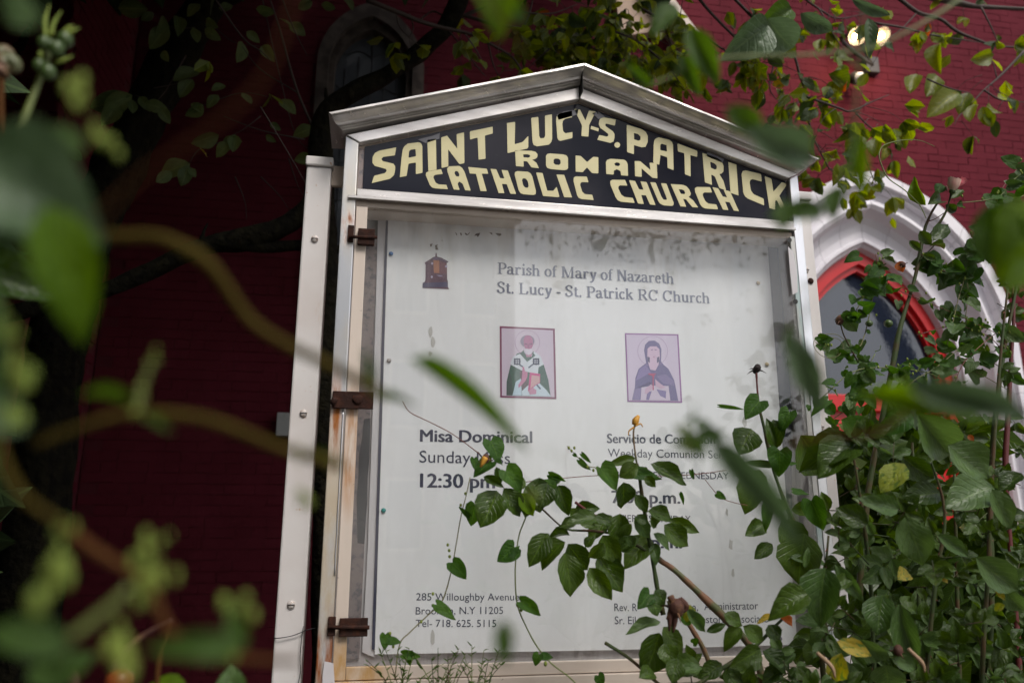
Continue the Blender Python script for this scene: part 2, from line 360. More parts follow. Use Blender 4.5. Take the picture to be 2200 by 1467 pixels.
# house across the street (mirrored in the display-case glass)
hx0, hx1, hy = -24, 3.9, -17.0
h = thing('brick_house', (hx0, hy, 0), 'brown row house across the street with cream window heads and a bracketed cornice', 'house')
box('wall', M['facade'], h, hx0, hx1, hy-8, hy, 0, 10.6)
for r_ in range(3):
    for k in range(14):
        x = hx0+1.0+k*1.95; z = .9+r_*3.2
        fr_ = box('window', M['facade_trim'], h, x, x+1.05, hy, hy+.06, z, z+1.9)
        box('pane', M['facade_glass'], fr_, x+.09, x+.96, hy+.05, hy+.075, z+.09, z+1.8)
box('cornice', M['facade_trim'], h, hx0, hx1+.15, hy, hy+.55, 10.2, 10.6)
for k in range(34): box('bracket', M['facade_trim'], h, hx0+.2+k*.82, hx0+.62+k*.82, hy, hy+.4, 8.3, 9.4)

# ------------------------------------------------------------------ church
WY = 6.0
ch = thing('church_building', (2, WY, 0), 'dark red painted brick church with white pointed doorway and dark lancet window', 'church')
def parch(ax, wd, zs, apex, n=14, z0=None):
    """pointed arch outline, left spring over apex to right spring (list of x,z)"""
    hh = apex-zs; Rr = (hh*hh+wd*wd)/(2*wd)
    out = []
    a_end = math.acos((Rr-wd)/Rr)
    right = [(ax-(Rr-wd)+Rr*math.cos(a_end*t/n), zs+Rr*math.sin(a_end*t/n)) for t in range(n+1)]   # spring -> apex
    left = [(2*ax-x, z) for x, z in right]
    path = left + right[::-1][1:]
    if z0 is not None: path = [(ax-wd, z0)] + path + [(ax+wd, z0)]
    return path
DX = 4.335     # doorway axis
LX = -.135     # lancet axis
door_open = parch(DX, 1.12, 2.95, 4.33, z0=.0)
lan_open = parch(LX, .40, 5.13, 5.70, z0=2.18)
wall_x0, wall_x1, wall_top = -2.0, 12.0, 9.0
plate('wall', M['mortar'], ch, [[(wall_x0,0),(wall_x1,0),(wall_x1,wall_top),(wall_x0,wall_top)], door_open, lan_open], WY+.006, .4)
box('wall_core', M['mortar'], ch, wall_x0-.02, wall_x1, WY+.42, WY+1.2, 0, wall_top)
def inside(poly, x, z):
    c = False; j = len(poly)-1
    for i in range(len(poly)):
        xi, zi = poly[i]; xj, zj = poly[j]
        if (zi > z) != (zj > z) and x < (xj-xi)*(z-zi)/(zj-zi)+xi: c = not c
        j = i
    return c
BL, BH = .212, .0755
random.seed(11)
brick_vars = []
for k in range(6):
    v, f = box_data(-.5, .5, 0, 1, -.5, .5)
    v = [(x+random.uniform(-.012,.012), y*(1+random.uniform(-.08,.08)) if y == 0 else y, z+random.uniform(-.045,.045)) for x, y, z in v]
    v = [(x, y+random.uniform(-.05,.05) if y < .5 else y, z) for x, y, z in v]
    me = mesh_from(v, f[:]); me.materials.append(M['brick']); brick_vars.append((v, f, me))
slots = []
for r_ in range(int(wall_top/BH)):
    z = (r_+.5)*BH
    header_row = (r_ % 6 == 5)
    L = BL/2 if header_row else BL
    off = random.uniform(0,.02) + (BL/2 if r_ % 2 else 0)
    x = wall_x0 + off - L
    while x < min(wall_x1, 7.2):
        xc = x+L/2+random.uniform(-.003,.003)
        if xc-L/2 > wall_x0-.005 and not inside(door_open, xc, z) and not inside(lan_open, xc, z) and z < 7.0:
            slots.append((xc, z, L))
        x += L
def inframe(x, z):
    d = Vector((x, WY, z))-CAM; dd = d.dot(FW); u = 1100+FPX*d.dot(RT)/dd; v = 733.5-FPX*d.dot(UP)/dd
    return u, v, (20 < u < 2190 and 5 < v < 1460)
def score(s):
    u, v, ok = inframe(s[0], s[1])
    if not ok: return 1e9
    hidden = (640 < u < 1790 and v > 150 + abs(u-1250)*.4)
    return (500 if hidden or (u < 650 and v > 300) else 0) + (Vector((s[0],WY,s[1]))-CAM).length
order = sorted(range(len(slots)), key=lambda i: score(slots[i]))
single = set(order[:290])
stuff = MB()
for i, (xc, z, L) in enumerate(slots):
    k = random.randrange(6); v, f, me = brick_vars[k]
    pr = WY + .0005 + random.uniform(-.0018, .0012)
    if i in single:
        o = bpy.data.objects.new('brick', me); C.objects.link(o); o.parent = ch
        o.location = Vector((xc, pr, z)) - ch.location; o.scale = (L-.0045, .014, BH-.005)
        if random.random() < .5: o.rotation_euler = (0, math.pi, 0)
    else:
        stuff.add([(xc+a*(L-.0045), pr+b*.014, z+c*(BH-.005)) for a, b, c in v], f)
# buttress on the left, coursed the same way
box('buttress', M['mortar'], ch, -3.2, -2.008, 4.806, WY+.3, 0, wall_top)
for r_ in range(int(7/BH)):
    z = (r_+.5)*BH; off = (r_%2)*BL/2
    for j in range(7):
        y0 = 4.80+j*BL-off; 
        if y0+BL > WY or y0 < 4.7: continue
        stuff.box(-2.012, -2.0+random.uniform(-.002,.002), max(y0,4.80)+.003, y0+BL-.003, z-BH/2+.0035, z+BH/2-.0035)
    for j in range(5):
        x0 = -3.15+j*BL+off*.98
        stuff.box(x0+.003, min(x0+BL-.003,-2.013), 4.80+random.uniform(-.002,.002), 4.812, z-BH/2+.0035, z+BH/2-.0035)
tag(stuff.build('brick_courses', M['brick'], ch), kind='stuff')

# --- lancet window
def ring(ax, o1, o2, y0, y1, z0, n=14):
    a = parch(ax, *o1, n=n, z0=z0); b = parch(ax, *o2, n=n, z0=z0)
    v = []; f = []
    for (x, z), (x2, z2) in zip(a, b): v += [(x,y0,z),(x2,y0,z2),(x,y1,z),(x2,y1,z2)]
    for i in range(len(a)-1):
        p, q = i*4, (i+1)*4
        f += [(p,q,q+1,p+1),(p+1,q+1,q+3,p+3),(p,p+2,q+2,q)]
    return v, f
wn = MB().add(*ring(LX, (.445,5.14,5.775), (.35,5.13,5.63), WY-.035, WY+.10, 2.18)).add(*ring(LX, (.352,5.13,5.63), (.30,5.12,5.54), WY+.02, WY+.16, 2.18)).build('window_frame', M['old_frame'], ch)
gl_loop = parch(LX, .31, 5.12, 5.56, z0=2.18)
plate('pane', M['dark_glass'], wn, [gl_loop], WY+.12, .01)
for x in (-.11, .0, .11, .22, -.22):
    tube('came', M['lead'], wn, [(LX+x, WY+.117, 2.2), (LX+x, WY+.117, 5.45-abs(x)*1.2)], [.006,.006], 5, 0)
for k in range(9):
    z = 2.6+k*.34
    pts = [(LX-.33+.033*i, WY+.115, z+.05*abs(math.sin((-.33+.033*i)/.11*math.pi/2))) for i in range(21)]
    tube('came', M['lead'], wn, pts, [.005,.005], 5, 0)
box('sill', mat('grey white sill', (.36,.36,.35), .8, bump=(40,.6,.004)), ch, -.685, .42, WY-.11, WY+.12, 2.005, 2.175, .004)
# stone gable piece high on the wall
pc = plate('stone_hood', mat('beige stone', (.52,.38,.29), .8, bump=(30,.5,.004)), ch, [pl([(1308,-160),(1400,-175),(1445,-5),(1424,64),(1332,80)], WY-.1)], WY-.1, .12, .004)
v = [at(1400,-90,WY-.30), at(1450,0,WY-.30), at(1503,72,WY-.30), at(1494,86,WY-.30), at(1442,14,WY-.30), at(1392,-70,WY-.30)]
MB().add([q for q in v]+[Vector((q.x-.02, WY+.0, q.z)) for q in v], [(0,1,4,5),(1,2,3,4),(6,7,1,0),(7,8,2,1),(8,9,3,2),(9,10,4,3),(10,11,5,4),(11,10,7,6),(10,9,8,7),(0,5,11,6)]).build('hood_slab', M['cream'], ch)
# --- white pointed doorway of moulded stones
prof = [(0,WY+.0),(0,5.80),(.16,5.80),(.17,5.835),(.20,5.84),(.21,5.90),(.33,5.92),(.36,5.88),(.40,5.85),(.45,5.845),(.50,5.87),(.53,5.92),(.56,5.97),(.64,6.01),(.74,6.03),(.84,6.03),(.86,6.015),(.90,6.015),(.92,6.04),(.96,6.06),(.97,6.10),(1.0,6.16),(1.0,6.30)]
OUT = (1.25,3.0,4.49); INN = (.80,2.62,3.83)
def door_pt(s, y):
    return tuple(a+(b-a)*s for a, b in zip(OUT, INN)), y
NP = 40
paths = [parch(DX, *[OUT[k]+(INN[k]-OUT[k])*s for k in range(3)], n=NP) for s, y in prof]
tot = len(paths[0])
cuts = [0,7,14,21,28,34,40,46,52,59,66,73,tot-1]
stone_g = []
for c in range(len(cuts)-1):
    i0, i1 = cuts[c], cuts[c+1]; v = []; f = []
    for i in range(i0, i1+1):
        for k, (s, y) in enumerate(prof):
            x, z = paths[k][i]
            if i == i0 or i == i1:
                j = i+1 if i == i0 else i-1
                x2, z2 = paths[k][j]; dl = math.hypot(x2-x, z2-z) or 1
                x += (x2-x)/dl*.0022; z += (z2-z)/dl*.0022
            v.append((x, y, z))
    m_ = len(prof)
    for i in range(i1-i0):
        for k in range(m_-1):
            f.append((i*m_+k, i*m_+k+1, (i+1)*m_+k+1, (i+1)*m_+k))
    f.append(tuple(range(m_))); f.append(tuple((i1-i0)*m_+k for k in range(m_-1,-1,-1)))
    link('arch_stone', mesh_from(v, f), M['stone_white'], ch)
for sgn in (-1, 1):
    zt = 0.0
    # jamb stones below the spring line
    def jp(s, z): return DX+sgn*(OUT[0]+(INN[0]-OUT[0])*s)
    zs = [0,.45,.9,1.3,1.7,2.1,2.5]
    for q in range(len(zs)):
        za = zs[q]+.002
        v = []; f = []
        for s, y in prof:
            zb = zs[q+1]-.002 if q+1 < len(zs) else (OUT[1]+(INN[1]-OUT[1])*s)-.002
            v += [(jp(s,0), y, za), (jp(s,0), y, zb)]
        for k in range(len(prof)-1):
            f.append((2*k, 2*k+2, 2*k+3, 2*k+1))
        f.append(tuple(2*k+1 for k in range(len(prof)))); f.append(tuple(2*k for k in range(len(prof))))
        link('jamb_stone', mesh_from(v, f), M['stone_white'], ch)
rf = MB().add(*ring(DX, (.81,2.62,3.85), (.735,2.60,3.72), 6.12, 6.26, 0)).add(*ring(DX, (.74,2.60,3.73), (.70,2.585,3.66), 6.16, 6.26, 0)).build('door_frame', M['red'], ch)
box('transom_bar', M['red'], ch, DX-.80, DX+.80, 6.125, 6.27, 2.36, 2.50, .006)
tl_ = plate('transom_light', M['transom_glass'], ch, [parch(DX, .72, 2.59, 3.70, z0=2.5)], 6.21, .01)
for sgn in (-1, 1):
    x0, x1 = (DX-.70, DX-.005) if sgn < 0 else (DX+.005, DX+.70)
    d = box('door', M['red'], ch, x0, x1, 6.19, 6.24, .1, 2.36, .003)
    for zz in ((.25,.95),(1.05,1.75),(1.85,2.27)):
        box('door_panel', M['red'], d, x0+.10, x1-.10, 6.172, 6.192, zz[0], zz[1], .008)
box('step', M['concrete'], ch, DX-1.5, DX+1.5, 5.2, 6.3, 0, .16)

# --- lamps on the wall
fl = thing('floodlight', at(1860,150,WY), 'twin lit floodlight with two glowing bulbs on the red wall above the doorway', 'light')
box('mount_plate', M['iron_dark'], fl, *(lambda a: (a.x-.07, a.x+.07, WY-.07, WY-.004, a.z-.07, a.z+.10))(at(1866,150,WY)), .008)
for (u, v_, d) in ((1840,78,-1),(1893,78,1)):
    c = at(u, v_, WY-.35); ax = Vector((d*.12, -.72, -.62)).normalized(); q = ax.to_track_quat('Z','Y').to_matrix()
    def rp(r, t, n=14): return [c + q @ Vector((r*math.cos(2*math.pi*i/n), r*math.sin(2*math.pi*i/n), t)) for i in range(n)]
    rings = [rp(.02,-.16),rp(.045,-.13),(rp(.05,-.06)),rp(.085,0),rp(.09,.02),rp(.08,.02),rp(.045,-.05)]
    v = [p for r_ in rings for p in r_]; f = []
    for i in range(len(rings)-1):
        for j in range(14): f.append((i*14+j, i*14+(j+1)%14, (i+1)*14+(j+1)%14, (i+1)*14+j))
    hd = MB().add(v, f).build('lamp_head', M['iron_dark'], fl, True)
    MB().add(*blob_data(c + q @ Vector((0,0,-.015)), .030, .030, .045, 14, 8, q)).build('bulb', M['bulb'], hd, True)
    MB().add(*blob_data(c + q @ Vector((0,0,-.004)), .050, .050, .006, 18, 6, q)).build('lens', M['bulb_glow'], hd, True)
    tube('arm', M['iron_dark'], fl, [c-ax*.15, c-ax*.2+Vector((0,.1,.0)), Vector((at(1866,150,WY).x, WY-.06, at(1866,150,WY).z))], [.018,.018,.018], 8)
    L_ = bpy.data.lights.new('floodlight_glow', 'POINT'); L_.energy = 6; L_.color = (1,.75,.42); L_.shadow_soft_size = .06
    lo = bpy.data.objects.new('floodlight_glow', L_); C.objects.link(lo); lo.location = c + ax*.10
dm = thing('sensor_lamp', at(1842,168,WY), 'small round white-faced lamp in a black housing on the red wall under the floodlight', 'light')
c = at(1843,168,WY-.16); ax = Vector((.28,-.85,-.45)).normalized(); q = ax.to_track_quat('Z','Y').to_matrix()
MB().add(*blob_data(c-ax*.025, .062,.062,.07, 16, 10, q)).build('housing', M['iron_dark'], dm, True)
MB().add(*blob_data(c+ax*.02, .055,.055,.03, 18, 10, q)).build('lens', M['lens_white'], dm, True)
tube('bracket', M['iron_dark'], dm, [c-ax*.07, Vector((c.x-.02, WY-.005, c.z+.03))], [.02,.025], 8, 0)

# ------------------------------------------------------------------ notice board
YF = 2.10          # front of the metal frame
YP = 2.20          # poster
nb = thing('notice_board', (.6, 2.15, 0), 'glazed church notice board with gabled black header and aluminium trim', 'notice board')
ZB = .90
# posts
for (xa, xb, zt) in ((-.219, -.148, 2.345), (1.302, 1.377, 2.36)):
    p_ = box('post', M['post_white'], nb, xa, xb, 2.16, 2.235, 0, zt, .005)
    box('post_cap', M['post_white'], p_, xa-.003, xb+.005, 2.152, 2.242, zt+.0008, zt+.030, .004)
    for zz in (2.12, 1.62, 1.13):
        s_ = MB().add(*blob_data(((xa+.0365), 2.158, zz), .0105, .005, .0105, 14, 8)).build('screw', M['screw'], p_, True)
        box('slot', M['iron_dark'], s_, xa+.028, xa+.045, 2.1525, 2.1545, zz-.0012, zz+.0012)
MB().add(*blob_data((1.352, 2.158, at(1740,604,2.16).z), .010, .005, .010, 14, 8)).build('screw', M['rust'], nb, True)
box('bracket', M['cream'], nb, -.150, -.106, 2.185, 2.20, 2.30, 2.365, .003)
wr = at(650,1362,2.155).z
tube('wire', M['lead'], nb, [(-.222,2.19,wr-.006),(-.215,2.155,wr-.008),(-.18,2.153,wr-.004),(-.150,2.153,wr+.006),(-.144,2.17,wr+.008),(-.12,2.18,wr+.012)], [.0012,.0012], 5, 5)
tube('wire', M['lead'], nb, [(-.148,2.153,wr+.02),(-.150,2.15,wr+.005),(-.152,2.15,wr-.05),(-.149,2.151,wr-.09),(-.156,2.15,wr-.13)], [.0011,.0011], 5, 5)
# cabinet shell
xl, xr = -.110, 1.306
box('side_panel', M['cream'], nb, xl+.002, xl+.012, 2.125, 2.30, ZB, 2.415)
box('side_panel', M['backboard'], nb, xr-.033, xr-.004, 2.125, 2.30, ZB, 2.415)
box('backboard', M['backboard'], nb, xl+.013, xr-.034, YP+.012, YP+.03, ZB, 2.23)
hd_ = plate('header_box', M['cream'], nb, [[(xl+.013,2.2235),(xr-.035,2.2235),(xr-.035,2.41),(.59,2.63),(xl+.013,2.41)]], 2.125, .16)
# silver stiles
plate('stile', M['stile'], nb, [[(xl,ZB),(xl+.038,ZB),(xl+.038,2.400),(xl,2.420)]], YF, .024, .0025)
plate('stile', M['aluminium_bright'], nb, [[(xr-.030,ZB),(xr,ZB),(xr,2.420),(xr-.030,2.402)]], YF, .024, .0025)
# header frame band (under the cornice), left and right pieces mitred at the apex
G = .0012
plate('header_band', M['aluminium'], nb, [[(xl+.002,2.4215),(.591-G,2.652),(.591-G,2.613),(xl+.041,2.4015)]], YF-.002, .026, .002)
plate('header_band', M['aluminium'], nb, [[(xr-.002,2.4215),(.591+G,2.652),(.591+G,2.613),(xr-.034,2.4035)]], YF-.002, .026, .002)
plate('header_rail', M['aluminium'], nb, [[(xl+.0395,2.2575),(xr-.0315,2.2575),(xr-.0315,2.2335),(xl+.0395,2.2335)]], YF-.003, .028, .002)
plate('rail_lip', M['aluminium'], nb, [[(xl+.016,2.2325),(xr-.030,2.2325),(xr-.030,2.2245),(xl+.016,2.2245)]], YF-.010, .012, .001)
box('header_soffit', M['door_wood'], nb, xl+.039, xr-.032, 2.112, YP+.011, 2.2075, 2.2230)
tube('soffit_bead', M['cream'], nb, [(xl+.04,2.116,2.206),(xr-.033,2.116,2.206)], [.005,.005], 8, 0)
# cornice
Bt = [Vector((-.119,0,2.4285)), Vector((.591,0,2.656)), Vector((1.315,0,2.4300))]
Tp = [Vector((-.157,0,2.452)), Vector((.591,0,2.6955)), Vector((1.345,0,2.446))]
cp = [(0,2.20),(0,2.088),(.07,2.084),(.12,2.090),(.15,2.082),(.22,2.079),(.26,2.085),(.29,2.073),(.36,2.074),(.48,2.072),(.60,2.064),(.68,2.052),(.73,2.042),(.745,2.05),(.76,2.050),(.765,2.036),(.80,2.034),(.985,2.034),(1.0,2.037),(1.0,2.25)]
for (a, b) in ((0,1),(2,1)):
    v = []; f = []
    nseg = 12
    for i in range(nseg+1):
        t = i/nseg
        for s, y in cp:
            p = (Bt[a]+(Tp[a]-Bt[a])*s)*(1-t) + (Bt[b]+(Tp[b]-Bt[b])*s)*t
            if i == nseg: p = p + Vector((-.0012 if a == 0 else .0012, 0, 0))
            wob = .0010*noise.noise(Vector((p.x*9, a*5, s*2)))
            v.append((p.x, y+wob, p.z+wob))
    m_ = len(cp)
    for i in range(nseg):
        for k in range(m_-1): f.append((i*m_+k, i*m_+k+1, (i+1)*m_+k+1, (i+1)*m_+k))
    f.append(tuple(range(m_))); f.append(tuple(nseg*m_+k for k in range(m_-1,-1,-1)))
    me = mesh_from(v, f)
    bm = bmesh.new(); bm.from_mesh(me); bmesh.ops.recalc_face_normals(bm, faces=bm.faces); bm.to_mesh(me); bm.free()
    o = link('cornice', me, M['aluminium'], nb)
    bv = o.modifiers.new('b','BEVEL'); bv.width = .0018; bv.segments = 3; bv.limit_method = 'ANGLE'; bv.angle_limit = R(20)
box('apex_joint', M['black'], nb, .5905, .5915, 2.06, 2.2, 2.615, 2.690)
# black header board
hb = plate('header_board', M['sign_black'], nb, [[(xl+.055,2.2580),(xr-.035,2.2580),(xr-.035,2.40),(.591,2.606),(xl+.055,2.398)]], YF+.016, .006)
box('header_liner', M['shadow_strip'], nb, xl+.0405, xl+.054, YF+.018, YF+.024, 2.2580, 2.392)
YL = YF+.0146
GL = {
 'S': [[(1,0),(.25,.03),(.08,.08),(0,.2),(0,.36),(.1,.47),(.6,.63),(.64,.69),(.55,.76),(.1,.78),(0,1),(.8,.96),(.96,.87),(1,.74),(1,.6),(.9,.5),(.44,.37),(.38,.3),(.45,.24),(.96,.25)]],
 'A': [[(0,1),(.04,.35),(.08,.15),(.16,.06),(.3,0),(.82,0),(.94,.04),(1,.14),(1,1),(.7,1),(.7,.63),(.36,.63),(.3,1)],[(.37,.25),(.45,.2),(.68,.2),(.7,.43),(.36,.45)]],
 'a': [[(0,.6),(0,.22),(.06,.08),(.2,0),(.8,0),(.94,.08),(1,.25),(1,1),(.68,1),(.66,.74),(.5,.64),(.36,.74),(.34,1),(0,1)],[(.38,.30),(.48,.2),(.62,.22),(.66,.33),(.58,.44),(.42,.42)]],
 'I': [[(0,0),(1,.0),(1,1),(0,1)]],
 'N': [[(0,.02),(.26,0),(.70,.5),(.67,.02),(1,0),(1,1),(.78,1),(.30,.44),(.30,1),(0,1)]],
 'T': [[(0,0),(1,0),(1,.22),(.65,.24),(.66,1),(.34,1),(.33,.26),(0,.28)]],
 'L': [[(0,0),(.38,0),(.35,.76),(.72,.74),(1,.56),(1,.98),(.9,1),(0,1)]],
 'U': [[(0,0),(.34,0),(.36,.66),(.42,.75),(.6,.75),(.66,.68),(.66,0),(1,0),(1,.84),(.94,.94),(.82,1),(.25,1),(.08,.94),(.02,.8)]],
 'C': [[(1,0),(.22,.02),(.06,.08),(0,.22),(.04,.84),(.1,.95),(.24,1),(1,1),(1,.78),(.55,.77),(.42,.68),(.38,.4),(.44,.3),(.56,.25),(1,.24)]],
 'Y': [[(0,0),(.28,0),(.52,.40),(.68,0),(1,0),(.70,.56),(.68,1),(.32,1),(.36,.60)]],
 'P': [[(0,0),(.7,0),(.9,.06),(1,.18),(1,.42),(.9,.6),(.7,.66),(.34,.66),(.33,1),(0,1)],[(.34,.22),(.55,.22),(.66,.28),(.66,.4),(.56,.46),(.34,.46)]],
 'R': [[(0,0),(.7,0),(.88,.06),(.96,.2),(.94,.38),(.84,.48),(.72,.53),(.9,.7),(1,1),(.68,1),(.50,.66),(.34,.64),(.33,1),(0,1)],[(.34,.22),(.56,.22),(.64,.28),(.62,.38),(.54,.43),(.34,.42)]],
 'K': [[(0,0),(.3,.02),(.36,.42),(.78,0),(1,.02),(.62,.5),(1,1),(.74,1),(.5,.66),(.42,.70),(.40,1),(.14,1)]],
 'M': [[(0,0),(.22,0),(.5,.35),(.78,0),(1,0),(1,1),(.72,1),(.5,.68),(.32,1),(0,1)]],
 'H': [[(0,0),(.34,0),(.38,.36),(.64,.36),(.64,0),(1,0),(1,1),(.68,1),(.66,.60),(.38,.60),(.34,1),(0,1)]],
 'O': [[(.2,0),(.8,0),(.94,.06),(1,.2),(1,.82),(.94,.95),(.8,1),(.2,1),(.06,.95),(0,.8),(0,.18),(.06,.05)],[(.42,.3),(.58,.3),(.66,.4),(.66,.6),(.58,.7),(.42,.7),(.34,.6),(.34,.4)]],
 '-': [[(0,0),(1,0),(1,1),(0,1)]],
}
def cA(x, y): return (780+x/4.783, 220+y/4.783)
def cB(x, y): return (1230+x/4.49, 220+y/4.49)
letters = [
 ('S',cA,(100,500),(342,462),(325,790),(88,832)),('A',cA,(395,432),(610,408),(612,725),(378,770)),('I',cA,(660,388),(748,374),(756,692),(672,706)),
 ('N',cA,(803,355),(1038,308),(1042,625),(806,675)),('T',cA,(1097,300),(1333,250),(1335,570),(1110,600)),('L',cA,(1478,215),(1700,180),(1697,475),(1486,522)),
 ('U',cA,(1728,162),(1942,124),(1944,430),(1738,462)),('C',cA,(1982,115),(2148,86),(2152,368),(1990,406)),
 ('Y',cB,(15,65),(225,90),(215,335),(25,322)),('-',cB,(180,228),(254,252),(250,282),(174,256)),('S',cB,(262,132),(418,166),(400,412),(238,362)),
 ('P',cB,(523,218),(727,275),(722,545),(528,480)),('A',cB,(772,325),(970,372),(976,655),(778,580)),('T',cB,(1013,398),(1204,468),(1200,740),(1025,668)),
 ('R',cB,(1252,486),(1462,560),(1482,850),(1278,772)),('I',cB,(1503,576),(1582,602),(1602,900),(1524,872)),('C',cB,(1628,640),(1818,692),(1850,996),(1640,905)),
 ('K',cB,(1855,712),(2068,785),(2080,1075),(1872,1012)),
 ('R',cA,(1563,496),(1802,500),(1808,678),(1572,655)),('O',cA,(1880,522),(2106,540),(2108,702),(1880,682)),('M',cB,(30,514),(249,530),(249,686),(30,668)),
 ('a',cB,(322,543),(530,555),(536,710),(325,690)),('N',cB,(600,563),(813,588),(820,734),(603,712)),
 ('C',cA,(632,712),(802,688),(872,893),(690,880)),('a',cA,(848,660),(1022,652),(1106,908),(932,896)),('T',cA,(1080,664),(1272,684),(1340,916),(1140,910)),
 ('H',cA,(1310,684),(1486,700),(1572,942),(1392,932)),('O',cA,(1548,706),(1728,716),(1788,955),(1608,942)),('L',cA,(1778,722),(1950,732),(2020,976),(1850,962)),
 ('I',cA,(1988,742),(2066,745),(2148,978),(2068,974)),('C',cB,(0,708),(138,718),(205,942),(45,930)),
 ('C',cB,(348,742),(508,750),(600,970),(425,955)),('H',cB,(546,752),(716,770),(802,992),(632,975)),('U',cB,(750,770),(906,785),(990,1002),(838,990)),
 ('R',cB,(946,788),(1115,800),(1212,1014),(1042,1004)),('C',cB,(1166,810),(1328,820),(1404,1032),(1238,1020)),('H',cB,(1350,818),(1520,860),(1606,1050),(1452,1035)),
]
random.seed(2)
def smooth_loop(lp, n=2):
    for _ in range(n):
        o = []
        for i in range(len(lp)):
            a = lp[i]; b = lp[(i+1)%len(lp)]
            d = math.hypot(b[0]-a[0], b[1]-a[1]); c_ = min(.25, .018/max(d,1e-6))
            o += [(a[0]+(b[0]-a[0])*c_, a[1]+(b[1]-a[1])*c_), (b[0]+(a[0]-b[0])*c_, b[1]+(a[1]-b[1])*c_)]
        lp = o
    return lp
for (g, cv, tl, tr, br, bl) in letters:
    loops = []
    for lp in GL[g]:
        q = []
        for x, y in smooth_loop(lp, 1 if g in 'I-' else 2):
            u = (tl[0]*(1-x)+tr[0]*x)*(1-y)+(bl[0]*(1-x)+br[0]*x)*y
            v_ = (tl[1]*(1-x)+tr[1]*x)*(1-y)+(bl[1]*(1-x)+br[1]*x)*y
            q.append(cv(u+random.uniform(-1.2,1.2), v_+random.uniform(-1.2,1.2)))
        loops.append(pl(q, YL))
    plate('letter', M['letter'], hb, loops, YL, .001)
plate('letter', M['letter'], hb, [pl([cB(432+28*math.cos(a*.5236), 412+27*math.sin(a*.5236)) for a in range(12)], YL)], YL, .001)
# scraps of old tape along the top of the header
for q in ([(1200,258),(1240,247),(1243,235),(1212,240),(1196,247)],[(1272,244),(1286,256),(1300,252),(1286,240)],[(898,300),(930,292),(945,286),(944,298),(915,308)],[(1520,326),(1556,342),(1552,350),(1518,336)]):
    plate('tape_scrap', hue('smoky tape', (.10,.10,.12)), hb, [pl(q, YL)], YL, .0008)
MB().add(*blob_data(at(1284,243,YF+.005), .002,.002,.0035, 8, 6)).build('hook', M['black'], nb, True)
MB().add(*blob_data(at(1200,230,YF+.005), .0015,.002,.002, 8, 6)).build('hook', M['black'], nb, True)

# glazed door: stiles, rails, glass
df = thing('door_frame', (0,0,0), None, None); df.parent = nb; df.location = -nb.location
box('door_stile', M['door_wood'], df, xl+.0405, xl+.072, YF+.004, YF+.022, .955, 2.2060, .002)
box('door_stile', M['aluminium'], df, xr-.046, xr-.031, YF+.006, YF+.022, .99, 2.2060, .001)
box('bottom_rail', M['door_wood'], df, xl+.0725, xr-.047, YF+.004, YF+.022, .955, .9855, .002)
box('glass', M['glass'], df, xl+.0722, xr-.0465, YF+.010, YF+.015, .9860, 2.2055)
# cabinet bottom rail
box('sill_rail', M['door_wood'], nb, xl+.039, xr-.0315, YF-.004, YF+.10, .925, .953, .002)
box('sill_board', M['door_wood'], nb, xl+.039, xr-.0315, YF+.004, YF+.10, ZB-.08, .9235, .002)
# lock side strip with two holes and flaking paint
stp = box('lock_strip', mat('patina strip', (.34,.42,.42), .5, metal=.3, var=(18,(.50,.48,.46),.45,.6,(1,1,.3))), nb, xr-.0455, xr-.0315, YF+.0005, YF+.0055, .99, 2.2060)
plate('paint_patch', M['batten'], stp, [pl([(1693,530),(1703,540),(1712,580),(1714,628),(1703,633),(1698,590)], YF)], YF-.0006, .0009)
for u, v_ in ((1696,516),(1709,648)):
    plate('hole', M['black'], stp, [circ(u, v_, 5.2, YF, 16)], YF-.0004, .0007)
# strips behind the glass on the left
box('shade_strip', M['shadow_strip'], nb, -.038*1.02, -.006, YP+.004, YP+.0118, .99, 2.19)  # dark strip standing in for the backboard lying in shade
plate('adhesive_strip', M['black_tape'], nb, [pl([(782,900),(796,898),(795,940),(793,990),(790,1030),(789,1080),(786,1120),(783,1168),(768,1166),(767,1110),(766,1070),(770,1020),(771,980),(778,940)], YP+.003)], YP+.003, .0008)
plate('adhesive_strip', M['black_tape'], nb, [pl([(782,462),(812,470),(811,512),(784,500)], YP+.003)], YP+.0032, .0008)
plate('batten', M['batten'], nb, [pl([(812,470),(836,458),(829,560),(806,1412),(778,1400),(790,1180),(800,900),(810,560)], YP+.003)], YP+.0028, .009)
